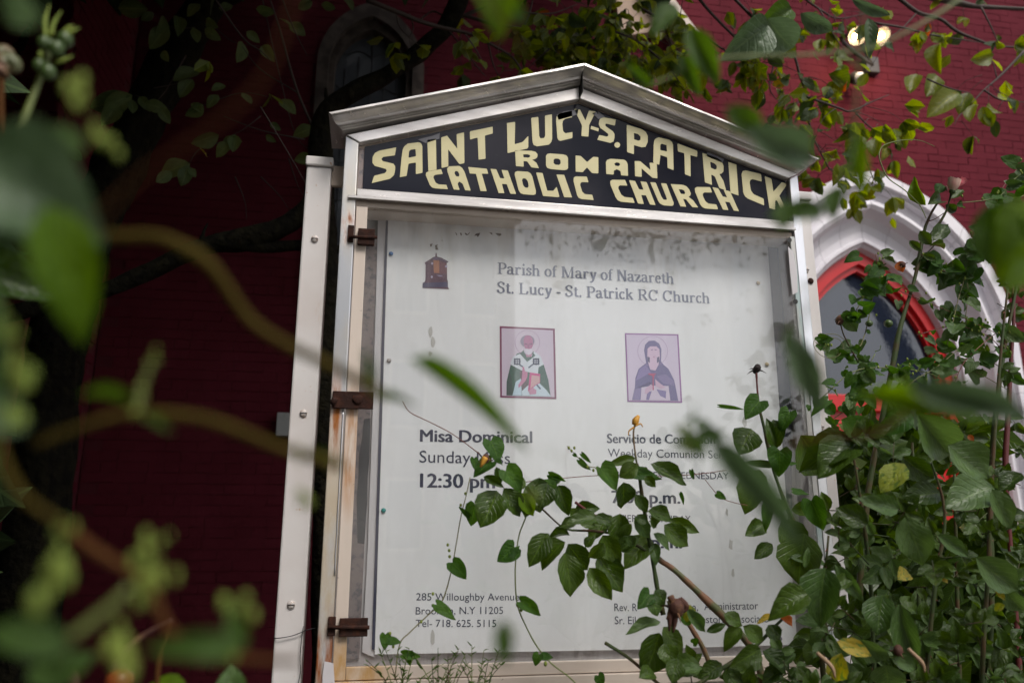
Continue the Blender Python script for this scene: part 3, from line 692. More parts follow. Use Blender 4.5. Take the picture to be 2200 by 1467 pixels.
# poster
def PQ(u, v): return at(u, v, YP)
pe = plate('poster_backing', M['poster_edge'], nb, [pl([(829,474),(848,474),(1700,535),(1702,1381),(830,1401),(799,1394),(812,1000),(820,740)], YP-.001)], YP-.001, .003)
po = plate('poster', M['poster'], nb, [pl([(834,470),(1240,497),(1649,527),(1684,1000),(1713,1384),(1300,1396),(805,1405),(821,900)], YP-.0035)], YP-.0035, .0022)
YT = YP-.0044
def text_line(s, p0, p1, cap_px, matl, bold=0.0, narrow=None, parent=po):
    cu = bpy.data.curves.new('t', 'FONT'); cu.body = s; cu.size = 1; cu.offset = 0; cu.fill_mode = 'BOTH'; cu.resolution_u = 3
    o = bpy.data.objects.new('t', cu); C.objects.link(o); bpy.context.view_layer.update()
    me = bpy.data.meshes.new_from_object(o.evaluated_get(bpy.context.evaluated_depsgraph_get()))
    bpy.data.objects.remove(o); bpy.data.curves.remove(cu)
    if bold:          # embolden: three slightly shifted copies of the outline, a hair apart in depth
        vs = [v.co.copy() for v in me.vertices]; fs = [tuple(p.vertices) for p in me.polygons]; V = []; Fc = []; D = []
        for k, (dx, dy) in enumerate(((-.028,-.006),(.028,-.006),(0,.010))):
            n0 = len(V); V += [(q.x+dx, q.y+dy, 0) for q in vs]; Fc += [tuple(i+n0 for i in t) for t in fs]; D += [k]*len(vs)
        me = mesh_from(V, Fc)
    else: D = [0]*len(me.vertices)
    xs = [v.co.x for v in me.vertices]; x0, x1 = min(xs), max(xs)
    A = at(p0[0], p0[1], YT); B = at(p1[0], p1[1], YT)
    capd = (at(p0[0], p0[1]-cap_px, YT)-A)
    H = .70      # cap height of the built-in font
    for v in me.vertices:
        q = A + (B-A)*((v.co.x-x0)/(x1-x0)) + Vector((capd.x*.35, 0, capd.z))*(v.co.y/H)
        v.co = (q.x, YT-.00004*D[v.index], q.z)
    return link('text_line', me, matl, parent)
text_line('Misa Dominical', (902,948), (1144,951), 26, M['ink'], .011)
text_line('Sunday Mass', (901,993), (1096,996), 26, M['ink'])
text_line('12:30 pm', (902,1046), (1064,1048), 30, M['ink'], .011)
text_line('Servicio de Comunion', (1304,951), (1537,953), 20, M['ink'], .011)
text_line('Weekday Comunion Service', (1306,981), (1590,985), 18, M['ink'])
text_line('MIERCOLES - WEDNESDAY', (1316,1027), (1566,1029), 15, M['ink'])
text_line('7:00 p.m.', (1314,1080), (1462,1081), 27, M['ink'], .011)
text_line('VIERNES - FRIDAY', (1330,1120), (1484,1122), 15, M['ink'])
text_line('7:00 p.m.', (1318,1176), (1466,1177), 27, M['ink'], .011)
text_line('285 Willoughby Avenue', (894,1289), (1116,1289), 16, M['ink'])
text_line('Brooklyn, N.Y 11205', (893,1319), (1081,1318), 16, M['ink'])
text_line('Tel- 718. 625. 5115', (893,1346), (1066,1346), 16, M['ink'])
text_line('Rev. R', (1320,1312), (1369,1312), 17, M['ink'])
text_line('ana,', (1470,1311), (1500,1311), 17, M['ink'])
text_line('Administrator', (1513,1310), (1629,1308), 17, M['ink'])
text_line('Sr. Eileen', (1321,1340), (1396,1340), 17, M['ink'])
text_line('Pastoral Associate', (1498,1338), (1650,1336), 17, M['ink'])
# serif heading drawn with a broad pen
def arc(cx, cy, rx, ry, a0, a1, n=10): return [(cx+rx*math.cos(R(a0+(a1-a0)*i/n)), cy+ry*math.sin(R(a0+(a1-a0)*i/n))) for i in range(n+1)]
TK, TN = .135, .042
X_, CP = .46, .67
SER = {
 'P': (.62,[('v',.17,0,CP)],[[(.17,CP-.02),(.36,CP-.02)]+arc(.36,.485,.19,.165,90,-90,8)+[(.17,.32)]],[(.03,.31,0),(.03,.2,CP)]),
 'a': (.50,[('v',.35,.04,.32)],[arc(.21,.33,.14,.12,170,0,8),[(.35,.27),(.22,.24)]+arc(.19,.13,.12,.115,90,270,8)+[(.35,.08)],[(.35,.06),(.40,.015),(.48,.04)]],[]),
 'r': (.44,[('v',.13,0,X_-.02)],[[(.13,.30),(.20,.40),(.28,.44),(.38,.42)],[(.355,.40),(.365,.36)]],[(.02,.26,0),(.02,.13,X_-.02)]),
 'i': (.28,[('v',.14,0,X_-.02),('d',.14,.62,0)],[],[(.02,.26,0),(.02,.14,X_-.02)]),
 's': (.39,[],[[(.32,.33),(.30,.42),(.19,.45),(.09,.39),(.09,.31),(.20,.25),(.31,.18),(.32,.09),(.22,.02),(.09,.03),(.05,.14)]],[]),
 'h': (.56,[('v',.12,0,CP),('v',.42,0,.30)],[[(.12,.34),(.22,.42),(.33,.44),(.42,.36),(.42,.28)]],[(.02,.23,0),(.32,.53,0),(.02,.12,CP)]),
 'o': (.50,[],[arc(.25,.23,.175,.215,0,360,20)],[]),
 'f': (.33,[('v',.14,0,.55)],[[(.14,.5),(.16,.61),(.24,.665),(.33,.64)],[(.02,.44),(.29,.44)]],[(.02,.26,0)]),
 'M': (.94,[('v',.76,0,CP)],[[(.16,.02),(.16,CP-.02)],],[(.04,.28,0),(.64,.89,0),(.04,.2,CP),(.72,.89,CP)]),
 'y': (.50,[],[[(.44,.44),(.22,-.12),(.12,-.19),(.05,-.16)]],[(.01,.24,X_-.02),(.31,.48,X_-.02)]),
 'N': (.72,[],[[(.14,.02),(.14,CP-.02)],[(.58,.0),(.58,CP-.02)]],[(.03,.25,0),(.03,.18,CP),(.47,.69,CP)]),
 'z': (.44,[],[[(.05,.36),(.06,.43),(.38,.43)],[(.06,.02),(.38,.02),(.40,.12)]],[]),
 'e': (.44,[],[[(.09,.25),(.36,.25)]+arc(.225,.25,.145,.19,0,180,8)+arc(.225,.22,.155,.20,180,320,8)],[]),
 't': (.33,[('v',.15,.08,.58)],[[(.15,.10),(.19,.025),(.26,.02),(.31,.08)],[(.02,.44),(.29,.44)]],[]),
 'S': (.56,[],[[(.46,.50),(.42,.63),(.27,.665),(.12,.60),(.10,.48),(.20,.39),(.38,.31),(.47,.20),(.42,.06),(.26,.005),(.11,.05),(.07,.19)]],[]),
 '.': (.25,[('d',.12,.05,0)],[],[]),
 'L': (.66,[('v',.17,0,CP)],[[(.1,.02),(.52,.02),(.59,.18)]],[(.03,.31,0),(.03,.31,CP)]),
 'u': (.56,[('v',.13,.12,X_),('v',.42,0,X_)],[[(.13,.14),(.17,.04),(.27,.02),(.42,.10)]],[(.02,.13,X_-.02),(.32,.42,X_-.02),(.42,.52,0)]),
 'c': (.44,[],[arc(.24,.23,.165,.21,40,320,14)],[]),
 '-': (.33,[],[[(.04,.21),(.29,.21)],[(.04,.17),(.29,.17)]],[]),
 'R': (.72,[('v',.17,0,CP)],[[(.17,CP-.02),(.38,CP-.02)]+arc(.38,.49,.17,.16,90,-90,8)+[(.17,.33)]],[(.03,.31,0),(.03,.2,CP),(.52,.70,0)]),
 'C': (.72,[],[arc(.37,.335,.28,.315,48,318,18),[(.60,.66),(.60,.46)]],[]),
 'k': (.56,[('v',.12,0,CP)],[[(.12,.2),(.40,.43)]],[(.02,.24,0),(.36,.54,0),(.02,.12,CP),(.30,.48,X_-.02)]),
 ' ': (.25,[],[],[]),
}
DIAG = {'M':[(.18,CP,.48,.02),], 'Mthin':[(.48,.02,.74,CP-.02)], 'y':[(.11,.44,.27,.02)], 'N':[(.15,CP,.58,.0)], 'z':[(.36,.42,.08,.03)], 'R':[(.36,.33,.60,.01)], 'k':[(.24,.27,.45,.01)]}
def serif_line(s, p0, p1, cap_px, matl):
    quads = []; x = 0
    def stroke(pts, w_=None):
        for i in range(len(pts)-1):
            (ax_, ay), (bx, by) = pts[i], pts[i+1]
            d = math.hypot(bx-ax_, by-ay) or 1e-6; nx, ny = -(by-ay)/d, (bx-ax_)/d
            ww = w_ if w_ else TN+(TK-TN)*abs((by-ay)/d)**1.3
            e = .004
            tx, ty = (bx-ax_)/d*e, (by-ay)/d*e
            quads.append([(x+ax_-tx-nx*ww/2, ay-ty-ny*ww/2),(x+bx+tx-nx*ww/2, by+ty-ny*ww/2),(x+bx+tx+nx*ww/2, by+ty+ny*ww/2),(x+ax_-tx+nx*ww/2, ay-ty+ny*ww/2)])
    for ch_ in s:
        adv, st, cv, sf = SER[ch_]
        for q in st:
            if q[0] == 'v': stroke([(q[1], q[2]), (q[1], q[3])], TK)
            else: quads.append([(x+q[1]+.075*math.cos(a*1.0472), q[2]+.075*math.sin(a*1.0472)) for a in range(6)])
        for c_ in cv: stroke(c_)
        for a, b, y in sf: 
            yy = y+.018 if y == 0 else y-.018
            stroke([(a, yy), (b, yy)], .036)
        for (a, b, c_, d) in DIAG.get(ch_, []): stroke([(a, b), (c_, d)], TK)
        if ch_ == 'M': stroke([(.48,.02),(.72,CP-.04)], TN)
        x += adv
    A = at(*p0, YT); B = at(*p1, YT); H = (at(p0[0], p0[1]-cap_px, YT)-A).z/CP
    v = []; f = []
    for k, q in enumerate(quads):
        n0 = len(v)
        for (px_, py) in q:
            g = A+(B-A)*(px_/x); v.append((g.x, YT-.00003*(k % 7), g.z+py*H))
        f.append(tuple(range(n0, n0+len(q))))
    return link('text_line', mesh_from(v, f), matl, po)
serif_line('Parish of Mary of Nazareth', (1068,588), (1449,610), 24, M['ink_faded'])
serif_line('St. Lucy - St. Patrick RC Church', (1067,629), (1526,652), 24, M['ink_faded'])
def pp(name, col, pts, lift, parent=po):     # flat printed patch on the poster
    return plate(name, hue('print '+str(tuple(col)), col), parent, [pl(pts, YT)], YT-lift, .0002)
# graffiti remains, smudges, stains
def gc(x, y): return (880+x/8.15, 500+y/8.15)
for q in ([(800,0),(815,0),(835,40),(825,50)],[(880,5),(905,0),(915,45),(900,55)],[(965,0),(975,30),(1005,48),(1030,30),(1060,0),(1045,0),(1010,30),(990,10)],[(1130,55),(1160,20),(1235,0),(1225,40),(1190,80),(1180,50)],[(1390,0),(1440,0),(1455,40),(1430,25)],[(1500,10),(1600,12),(1610,40),(1570,58),(1535,45)]):
    plate('scrawl', M['graffiti'], po, [pl([gc(*a) for a in q], YT)], YT, .0002)
for q in ([(355,200),(405,190),(385,240),(365,250)],[(445,220),(500,205),(480,230),(500,290),(505,300),(455,300)],[(550,140),(580,125),(575,142)]):
    plate('scrawl', M['graffiti'], po, [pl([gc(*a) for a in q], YT)], YT, .0002)
for (u, v_, a, b) in ((926,712,5,14),(930,735,7,12),(924,760,5,6),(932,800,2,3),(1600,905,5,14),(1600,960,4,10),(1562,1100,3,9),(1570,1170,5,14),(1575,1230,4,12),(930,1370,5,20)):
    q = [(u+a*math.cos(t*.7)*random.uniform(.5,1.2), v_+b*math.sin(t*.7)*random.uniform(.6,1.2)) for t in range(9)]
    plate('glue_mark', hue('glue mark', (.50,.48,.46)), po, [pl(q, YT)], YT, .00015)
# tower emblem
def em(name, col, pts, lift): 
    return plate(name, hue('print '+str(tuple(col)), col), tw, [pl([gc(*a) for a in pts], YT)], YT-lift, .0002)
tw = plate('tower_print', hue('tower maroon', (.085,.025,.06)), po, [pl([gc(*a) for a in [(262,525),(420,425),(450,418),(455,355),(472,355),(482,418),(560,440),(680,505),(672,520),(652,528),(640,560),(655,620),(658,820),(670,840),(672,950),(695,990),(225,968),(228,880),(265,860),(278,820),(280,560)]], YT)], YT, .0003)
em('tower_patch', (.10,.05,.12), [(440,425),(520,440),(675,508),(660,518),(520,470),(430,480),(400,450)], .0003)
em('tower_patch', (.36,.13,.07), [(415,480),(520,490),(520,708),(425,705)], .0005)
em('tower_patch', (.14,.035,.06), [(522,500),(650,540),(655,720),(522,715)], .0003)
em('tower_patch', (.05,.04,.11), [(230,880),(670,860),(668,950),(230,960)], .0003)
for (x, y) in ((395,540),(388,775),(642,590)):
    em('tower_window', (.40,.34,.48), [(x+20*math.cos(t), y+22*math.sin(t)) for t in [k*.785 for k in range(8)]], .0006)
em('tower_window', (.25,.20,.32), [(470,740),(570,750),(575,765),(520,765)], .0006)
# two printed portraits of saints
def sc_(x, y): return (1050+x/5, 680+y/5)
def portrait(border, paper, bpts, ipts):
    o = plate('portrait_print', hue('pborder'+str(border), border), po, [pl([sc_(*a) for a in bpts], YT)], YT, .0002)
    plate('portrait_ground', hue('ppaper'+str(paper), paper), o, [pl([sc_(*a) for a in ipts], YT)], YT-.0003, .0002)
    return o
def pa(par, name, col, pts, lv): plate(name, hue('pr'+str(col), col), par, [pl([sc_(*a) for a in pts], YT)], YT-.0003-.00022*lv, .0002)
def ell(cx, cy, rx, ry, n=20, a0=0, a1=360): return [(cx+rx*math.cos(R(a0+(a1-a0)*i/n)), cy+ry*math.sin(R(a0+(a1-a0)*i/n))) for i in range(n)]
def haloring(par, col, cx, cy, r):
    plate('halo', hue('pr'+str(col), col), par, [pl([sc_(*a) for a in ell(cx,cy,r,r,32)], YT), pl([sc_(*a) for a in ell(cx,cy,r-4,r-4,32)], YT)], YT-.0006, .0002)
p1 = portrait((.20,.035,.10), (.60,.50,.62), [(118,102),(710,130),(727,886),(124,868)], [(138,124),(690,148),(706,866),(142,850)])
haloring(p1, (.36,.20,.38), 415, 280, 134)
pa(p1,'robe',(.018,.085,.065),[(235,520),(300,400),(380,370),(470,370),(540,420),(590,515),(640,680),(665,860),(190,846),(192,700),(215,600)],1)
pa(p1,'robe_shade',(.06,.02,.04),[(370,560),(420,700),(415,780),(350,846),(330,846),(345,690),(330,600)],2)
pa(p1,'robe_shade',(.015,.05,.045),[(200,700),(225,600),(245,660),(262,846),(192,846)],2)
pa(p1,'stole',(.62,.66,.74),[(232,500),(262,430),(335,400),(410,485),(490,375),(560,430),(590,515),(535,545),(525,640),(440,600),(355,580),(240,520)],3)
pa(p1,'collar',(.03,.10,.08),[(345,395),(372,360),(400,430),(462,430),(475,385),(500,420),(412,488)],4)
pa(p1,'sleeve',(.45,.60,.72),[(290,700),(345,665),(355,846),(255,846)],4)
pa(p1,'sleeve',(.55,.66,.76),[(355,800),(420,740),(540,712),(620,790),(670,860),(360,848)],4)
pa(p1,'neck',(.45,.20,.32),[(388,380),(462,380),(460,432),(405,436)],5)
pa(p1,'hair',(.24,.20,.30),ell(415,265,76,66),5)
pa(p1,'beard',(.58,.52,.66),ell(425,372,48,38),6)
pa(p1,'face',(.42,.13,.28),[(375,240),(395,205),(440,205),(470,240),(474,310),(450,360),(400,360),(378,310)],7)
pa(p1,'beard',(.66,.60,.72),[(388,352),(410,345),(428,352),(452,345),(466,360),(450,405),(425,415),(398,400)],8)
pa(p1,'brow',(.12,.04,.14),[(384,292),(412,290),(414,300),(386,302)],8)
pa(p1,'brow',(.12,.04,.14),[(434,292),(466,290),(464,302),(436,300)],8)
pa(p1,'nose',(.22,.08,.2),[(422,300),(428,300),(432,336),(418,336)],8)
for cx in (305, 508):
    pa(p1,'cross_mark',(.02,.03,.09),ell(cx,484,38,38,12),4)
    for k in range(4): pa(p1,'cross_mark',(.5,.52,.62),ell(cx+16*math.cos(k*1.57+.78),484+16*math.sin(k*1.57+.78),8,8,8),5)
    for k in range(4): pa(p1,'cross_mark',(.02,.03,.09),ell(cx+36*math.cos(k*1.57+.78),484+36*math.sin(k*1.57+.78),11,11,8),4)
pa(p1,'band',(.03,.05,.12),[(330,510),(372,535),(362,548),(325,524)],5); pa(p1,'band',(.03,.05,.12),[(478,518),(430,558),(422,545),(470,508)],5)
pa(p1,'band',(.05,.08,.18),[(508,735),(522,728),(562,775),(548,784)],6)
pa(p1,'hand',(.50,.15,.30),[(362,540),(378,540),(388,585),(418,600),(412,650),(395,690),(350,740),(320,770),(315,735),(352,680),(358,620)],6)
pa(p1,'book',(.55,.03,.22),[(440,600),(552,618),(550,712),(500,740),(440,800),(420,800)],6)
pa(p1,'book_page',(.60,.35,.38),[(460,630),(545,640),(545,705),(490,740),(446,775)],7)
pa(p1,'hand',(.52,.22,.36),[(425,800),(470,762),(510,790),(508,832),(440,838)],8)
p2 = portrait((.26,.09,.30), (.62,.52,.68), [(1463,178),(2038,190),(2078,925),(1490,915)], [(1478,194),(2022,204),(2060,908),(1504,900)])
haloring(p2, (.36,.22,.42), 1760, 372, 162)
pa(p2,'veil',(.13,.10,.26),[(1668,360),(1680,300),(1720,262),(1780,258),(1830,290),(1855,350),(1850,480),(1880,520),(1930,560),(1990,680),(2010,770),(2035,905),(1538,896),(1570,760),(1575,660),(1610,560),(1690,500)],1)
pa(p2,'cloak_light',(.22,.16,.38),[(1690,520),(1740,600),(1580,690),(1620,560)],2)
pa(p2,'cloak_light',(.20,.15,.34),[(1800,640),(1900,620),(1985,690),(1990,740),(1880,720)],2)
pa(p2,'cloak_dark',(.07,.05,.16),[(1600,760),(1720,700),(1760,720),(1650,790)],2)
pa(p2,'skirt',(.60,.50,.64),[(1640,760),(1760,740),(1930,745),(1950,902),(1630,896)],3)
pa(p2,'cloak_light',(.22,.17,.36),[(1540,890),(1570,780),(1640,760),(1620,894)],3)
pa(p2,'skirt_fold',(.20,.15,.36),[(1700,810),(1750,800),(1720,895),(1690,893)],4)
pa(p2,'skirt_fold',(.20,.15,.36),[(1800,780),(1905,800),(1900,880),(1840,850)],4)
pa(p2,'face',(.62,.44,.60),[(1702,420),(1705,345),(1735,320),(1800,320),(1832,350),(1838,430),(1822,520),(1790,580),(1735,570),(1712,500)],3)
pa(p2,'hair_edge',(.10,.08,.18),[(1705,430),(1730,440),(1728,500),(1708,480)],4); pa(p2,'hair_edge',(.10,.08,.18),[(1806,440),(1830,430),(1828,485),(1805,500)],4)
pa(p2,'brow',(.20,.12,.28),[(1740,355),(1764,352),(1764,360),(1741,364)],5); pa(p2,'brow',(.20,.12,.28),[(1780,352),(1804,355),(1803,364),(1780,360)],5)
pa(p2,'mouth',(.40,.12,.30),[(1762,434),(1786,434),(1774,444)],5)
pa(p2,'clasp',(.42,.05,.16),[(1715,610),(1800,610),(1780,628),(1770,680),(1772,790),(1758,790),(1758,640),(1712,622)],5)
pa(p2,'hand',(.58,.38,.54),[(1785,670),(1840,720),(1900,760),(1850,775),(1790,745)],6); pa(p2,'hand',(.58,.38,.54),[(1680,775),(1745,725),(1760,770),(1700,830),(1672,826)],6)
def tiny(s, p0, p1, cap): text_line(s, sc_(*p0), sc_(*p1), cap/5, hue('tiny caption', (.30,.10,.26)))
tiny('SAINT',(195,180),(262,184),24); tiny('PATRICK',(542,186),(644,192),22); tiny('SAINT',(1500,272),(1592,274),34); tiny('LUCY',(1912,268),(1998,270),32)
# pushpins
for (u, v_, c_) in ((840,545,(.03,.12,.30)),(836,774,(.38,.34,.33)),(824,1096,(.0,.22,.20)),(1629,608,(.5,.38,.22)),(1648,782,(.5,.38,.2)),(1676,1371,(.14,.14,.17)),(828,1386,(.28,.28,.30))):
    p = at(u, v_, YT-.002); MB().add(*blob_data(p, .0065,.004,.0065, 14, 8)).build('pushpin', hue('pin'+str(c_), c_, .35), po, True)
# hinges
def hinge(parts, pin):
    hz = box('hinge', M['rust'], nb, *parts[0], .0015)
    for q in parts[1:]: box('hinge_leaf', M['rust'], hz, *q, .0015)
    tube('hinge_pin', M['rust'], hz, *pin)
def bx(u0, v0, u1, v1, y0, y1): a = at(u0, v1, y0); b = at(u1, v0, y0); return (a.x, b.x, y0, y1, a.z, b.z)
hinge([bx(768,492,806,524,YF-.012,YF+.0035), bx(746,484,761,519,YF-.008,YF-.0005)], ([at(750,509,YF-.014), at(811,510,YF-.014)], [.0045,.0045], 10, 0))
hinge([bx(713,842,803,876,YF-.012,YF-.0005)], ([at(712,860,YF-.014), at(722,864,YF-.015)], [.010,.012], 10, 0))
hinge([bx(728,1327,791,1368,YF-.010,YF+.0035), bx(703,1324,722,1366,YF-.008,YF-.0005)], ([at(704,1347,YF-.013), at(794,1347,YF-.013)], [.005,.005], 10, 0))
MB().add(*blob_data(at(767,858,YF-.016), .018,.004,.012, 12, 8, rough=.8)).build('rust_scale', M['rust'], nb, True)
# torn trim edge and a peeled flap on the lower left
tv = [(-.076+.0012*noise.noise(Vector((0,0,k*.7))), YF-.002, at(741,880,YF).z-(k/24)*.42) for k in range(25)]
tube('trim_edge', M['aluminium_bright'], nb, tv, [.0016,.0026,.0014,.0024,.0016,.0022], 6, 0)
plate('peeled_flap', M['batten'], nb, [pl([(697,1420),(716,1424),(719,1467),(718,1560),(690,1560),(693,1450)], YF-.006)], YF-.006, .003)

# ------------------------------------------------------------------ foliage kit
def leaf_mesh(shape, mt, seed, rows=9):
    rnd = random.Random(seed)
    fold = rnd.uniform(.05,.45); curl = rnd.uniform(-.15,.45); side = rnd.uniform(-.06,.06); wav = rnd.uniform(.01,.06)
    v = []; uv = []; f = []
    cols = (0, .5, 1) if shape != 'blade' else (0, .5, 1)
    ns = 4
    for i in range(rows+1):
        t = i/rows
        if shape == 'rose':    w_ = math.sin(math.pi*min(1,t)**.80)**.85*.5*(1+.06*(i % 2)); y = t
        elif shape == 'oval':  w_ = math.sin(math.pi*t**.92)**.75*.5; y = t
        elif shape == 'blade': w_ = (math.sin(math.pi*t**.6)**.8)*.5; y = t
        else:                  # heart
            w_ = .5*(1-(t-.18)**2*1.1) if t < .18 else .5*math.cos((t-.18)/.82*math.pi/2)**.85; y = t
            if t == 0: w_ = .30
        if i == rows: w_ = 0.004
        if i == 0 and shape != 'heart': w_ = .012
        for k in range(ns+1):
            a = k/ns*2-1
            x = a*w_
            z = abs(a)*w_*fold*1.6 - curl*t*t + wav*math.sin(9*t+3*a)*abs(a)
            yy = y
            if shape == 'heart': yy = y - (.16*(1-t)**6)*(1-(1-abs(a))**2)*1.0 + (0.0 if abs(a) > .01 else 0)
            v.append((x+side*math.sin(t*3), yy, z)); uv.append((.5+a*.5, t))
    for i in range(rows):
        for k in range(ns):
            a_ = i*(ns+1)+k; f.append((a_, a_+1, a_+ns+2, a_+ns+1))
    me = mesh_from(v, f); ul = me.uv_layers.new(name='UVMap')
    for lp in me.loops: ul.data[lp.index].uv = uv[lp.vertex_index]
    me.polygons.foreach_set('use_smooth', [True]*len(me.polygons)); me.materials.append(mt)
    return me
LM = {}
def leafset(shape, mk):
    if (shape, mk) not in LM: LM[(shape, mk)] = [leaf_mesh(shape, M[mk], 7*k+len(mk)) for k in range(8)]
    return LM[(shape, mk)]
rl = random.Random(77)
def leaf3(parent, shape, mk, B, T, w_, nrm=None, name='leaf', tilt=.45):
    me = rl.choice(leafset(shape, mk))
    y = (T-B); L = y.length; y = y/L
    if nrm is None:
        nrm = (CAM-B).normalized() + Vector((rl.gauss(0,tilt), rl.gauss(0,tilt), rl.gauss(.25,tilt)))
    z = nrm - y*nrm.dot(y)
    if z.length < 1e-3: z = Vector((0,0,1))
    z.normalize(); x = y.cross(z)
    o = bpy.data.objects.new(name, me); C.objects.link(o); o.parent = parent
    m = Matrix(((x.x*L*w_, y.x*L, z.x*L, B.x), (x.y*L*w_, y.y*L, z.y*L, B.y), (x.z*L*w_, y.z*L, z.z*L, B.z), (0,0,0,1)))
    o.matrix_basis = Matrix.Translation(-wloc(parent)) @ m
    return o
def leafp(parent, shape, mk, p0, p1, Y, w_=.62, dy=0, tilt=.3, name='leaf'):
    return leaf3(parent, shape, mk, at(p0[0], p0[1], Y), at(p1[0], p1[1], Y+dy), w_, None, name, tilt)
def stem(parent, mk, pts, Y, r, name='stem', sides=6, Y1=None, rough=.28):
    n = len(pts); P_ = [at(u, v_, Y if Y1 is None else Y+(Y1-Y)*i/(n-1)) for i, (u, v_) in enumerate(pts)]
    r = [q*(1+.18*math.sin(i*2.7+len(pts))) for i, q in enumerate(r)] if len(r) > 2 else r
    return tube(name, M[mk], parent, P_, r, sides, 4, rough)
def thorns(parent, pts, Y, n, size=.008):
    P_ = catmull([at(u, v_, Y) for u, v_ in pts], 5)
    for k in range(n):
        p = P_[int((k+.5)/n*(len(P_)-1))]; d = (RT*rl.choice((-1,1))*.8+UP*rl.uniform(-.6,.2)+Vector((0,-.3,0))).normalized()
        MB().add(*tube_data([p, p+d*size*.5, p+d*size-UP*size*.25], [.0028,.0014,.0002], 5, 0)).build('thorn', M['thorn'], parent)
def plant(name, p, Y, label, cat, group=None):
    q = at(p[0], p[1], Y) if p[1] < 1e4 else Vector((at(p[0], 1300, Y).x, Y, 0))
    return thing(name, q, label, cat, group)

# ------------------------------------------------------------------ trees
t1 = thing('tree', Vector((at(60,1300,4.5).x, 4.5, 0)), 'leaning tree with rough bark and sparse dull leaves at left before the dark wall', 'tree')
trk = [Vector((at(60,1300,4.5).x,4.5,-.05)), at(85,1100,4.5), at(120,760,4.5), at(190,500,4.45), at(250,372,4.4), at(330,205,4.35), at(400,80,4.3), at(475,-50,4.3), at(600,-320,4.2)]
tube('trunk', M['bark'], t1, trk, [.17,.15,.14,.135,.13,.12,.11,.10,.07], 16, 8, .25)
tube('branch', M['bark'], t1, [at(440,10,4.3), at(560,-40,4.2), at(760,-120,4.0)], [.07,.05,.03], 8, 5, .2)
t0 = thing('tree', Vector((at(-60,1300,5).x, 5.0, 0)), 'dark tree trunk at the far left behind the rose hips', 'tree')
tube('trunk', M['bark'], t0, [Vector((at(-60,1300,5).x,5,-.05)), at(-90,900,5), at(-30,420,5), at(27,210,5), at(60,120,4.9), at(110,-10,4.9), at(200,-200,4.9)], [.16,.14,.13,.12,.11,.10,.08], 12, 6, .25)
t2 = thing('tree', Vector((at(730,1300,3.6).x, 3.6, 0)), 'crooked dark tree reaching over the notice board gable from behind it', 'tree')
tube('trunk', M['bark'], t2, [Vector((at(730,1300,3.6).x,3.6,-.05)), at(715,1200,3.6), at(702,800,3.6), at(688,500,3.6), at(690,330,3.6), at(708,238,3.55), at(760,198,3.5), at(830,163,3.5), at(900,112,3.5), at(955,62,3.45), at(985,0,3.4), at(1010,-120,3.3), at(1100,-350,3.2)], [.09,.085,.08,.075,.062,.055,.045,.040,.042,.045,.05,.045,.03], 12, 6, .3)
tube('limb', M['bark'], t2, [at(694,400,3.6), at(655,455,3.6), at(600,490,3.6), at(520,515,3.6), at(430,532,3.6), at(330,578,3.6), at(230,622,3.6), at(100,655,3.6), at(-80,700,3.6)], [.05,.046,.05,.05,.042,.036,.036,.036,.036], 12, 5, .3)
tube('limb', M['bark'], t2, [at(500,524,3.6), at(570,530,3.62), at(650,528,3.66), at(760,540,3.7)], [.028,.028,.026,.02], 10, 5, .3)
for q, r_ in (([(432,520),(438,497),(446,480)],.012),([(752,205),(750,188),(756,176)],.02),([(712,240),(702,215),(700,190)],.02)):
    tube('stub', M['bark'], t2, [at(u, v_, 3.58) for u, v_ in q], [r_,r_*.6,r_*.3], 7, 3, .3)
br2 = [
 ([(788,0),(867,32),(902,46),(941,58),(1011,74),(1057,97),(1100,123),(1123,155)],.012),([(985,30),(1062,52),(1123,63),(1169,76),(1207,87),(1240,93),(1290,110),(1340,128)],.011),
 ([(1169,76),(1195,100),(1232,136)],.006),([(1207,80),(1175,110),(1130,150)],.006),([(1256,41),(1295,0),(1330,-60)],.007),([(985,40),(1050,10),(1120,-30)],.012),
 ([(1254,76),(1290,72),(1322,63),(1360,40)],.006),([(880,30),(888,60),(880,90),(900,130)],.004),([(900,45),(930,25),(960,40),(975,50)],.006),([(1049,95),(1060,140),(1075,170)],.005),
 ([(1000,74),(1030,120),(1040,150)],.004),([(850,25),(860,60),(890,90),(925,115)],.0035),([(1240,93),(1290,150),(1330,160)],.005),([(1123,63),(1140,20),(1150,-30)],.006),
 ([(1340,128),(1400,140),(1460,150)],.005),([(1300,60),(1370,90),(1430,140),(1470,190)],.006),([(960,60),(1030,150),(1045,165)],.004),([(1020,-20),(1090,20),(1180,30),(1240,10)],.006),
 ([(1380,-40),(1420,40),(1450,110),(1500,160)],.007),([(700,330),(640,200),(600,60),(570,-30)],.008),([(640,200),(560,150),(520,100)],.004),([(655,300),(560,280),(480,250)],.004),([(560,230),(620,330),(660,400)],.003),
 ([(450,-20),(520,80),(560,110),(580,130)],.005),([(600,-20),(630,60),(660,120)],.004)]
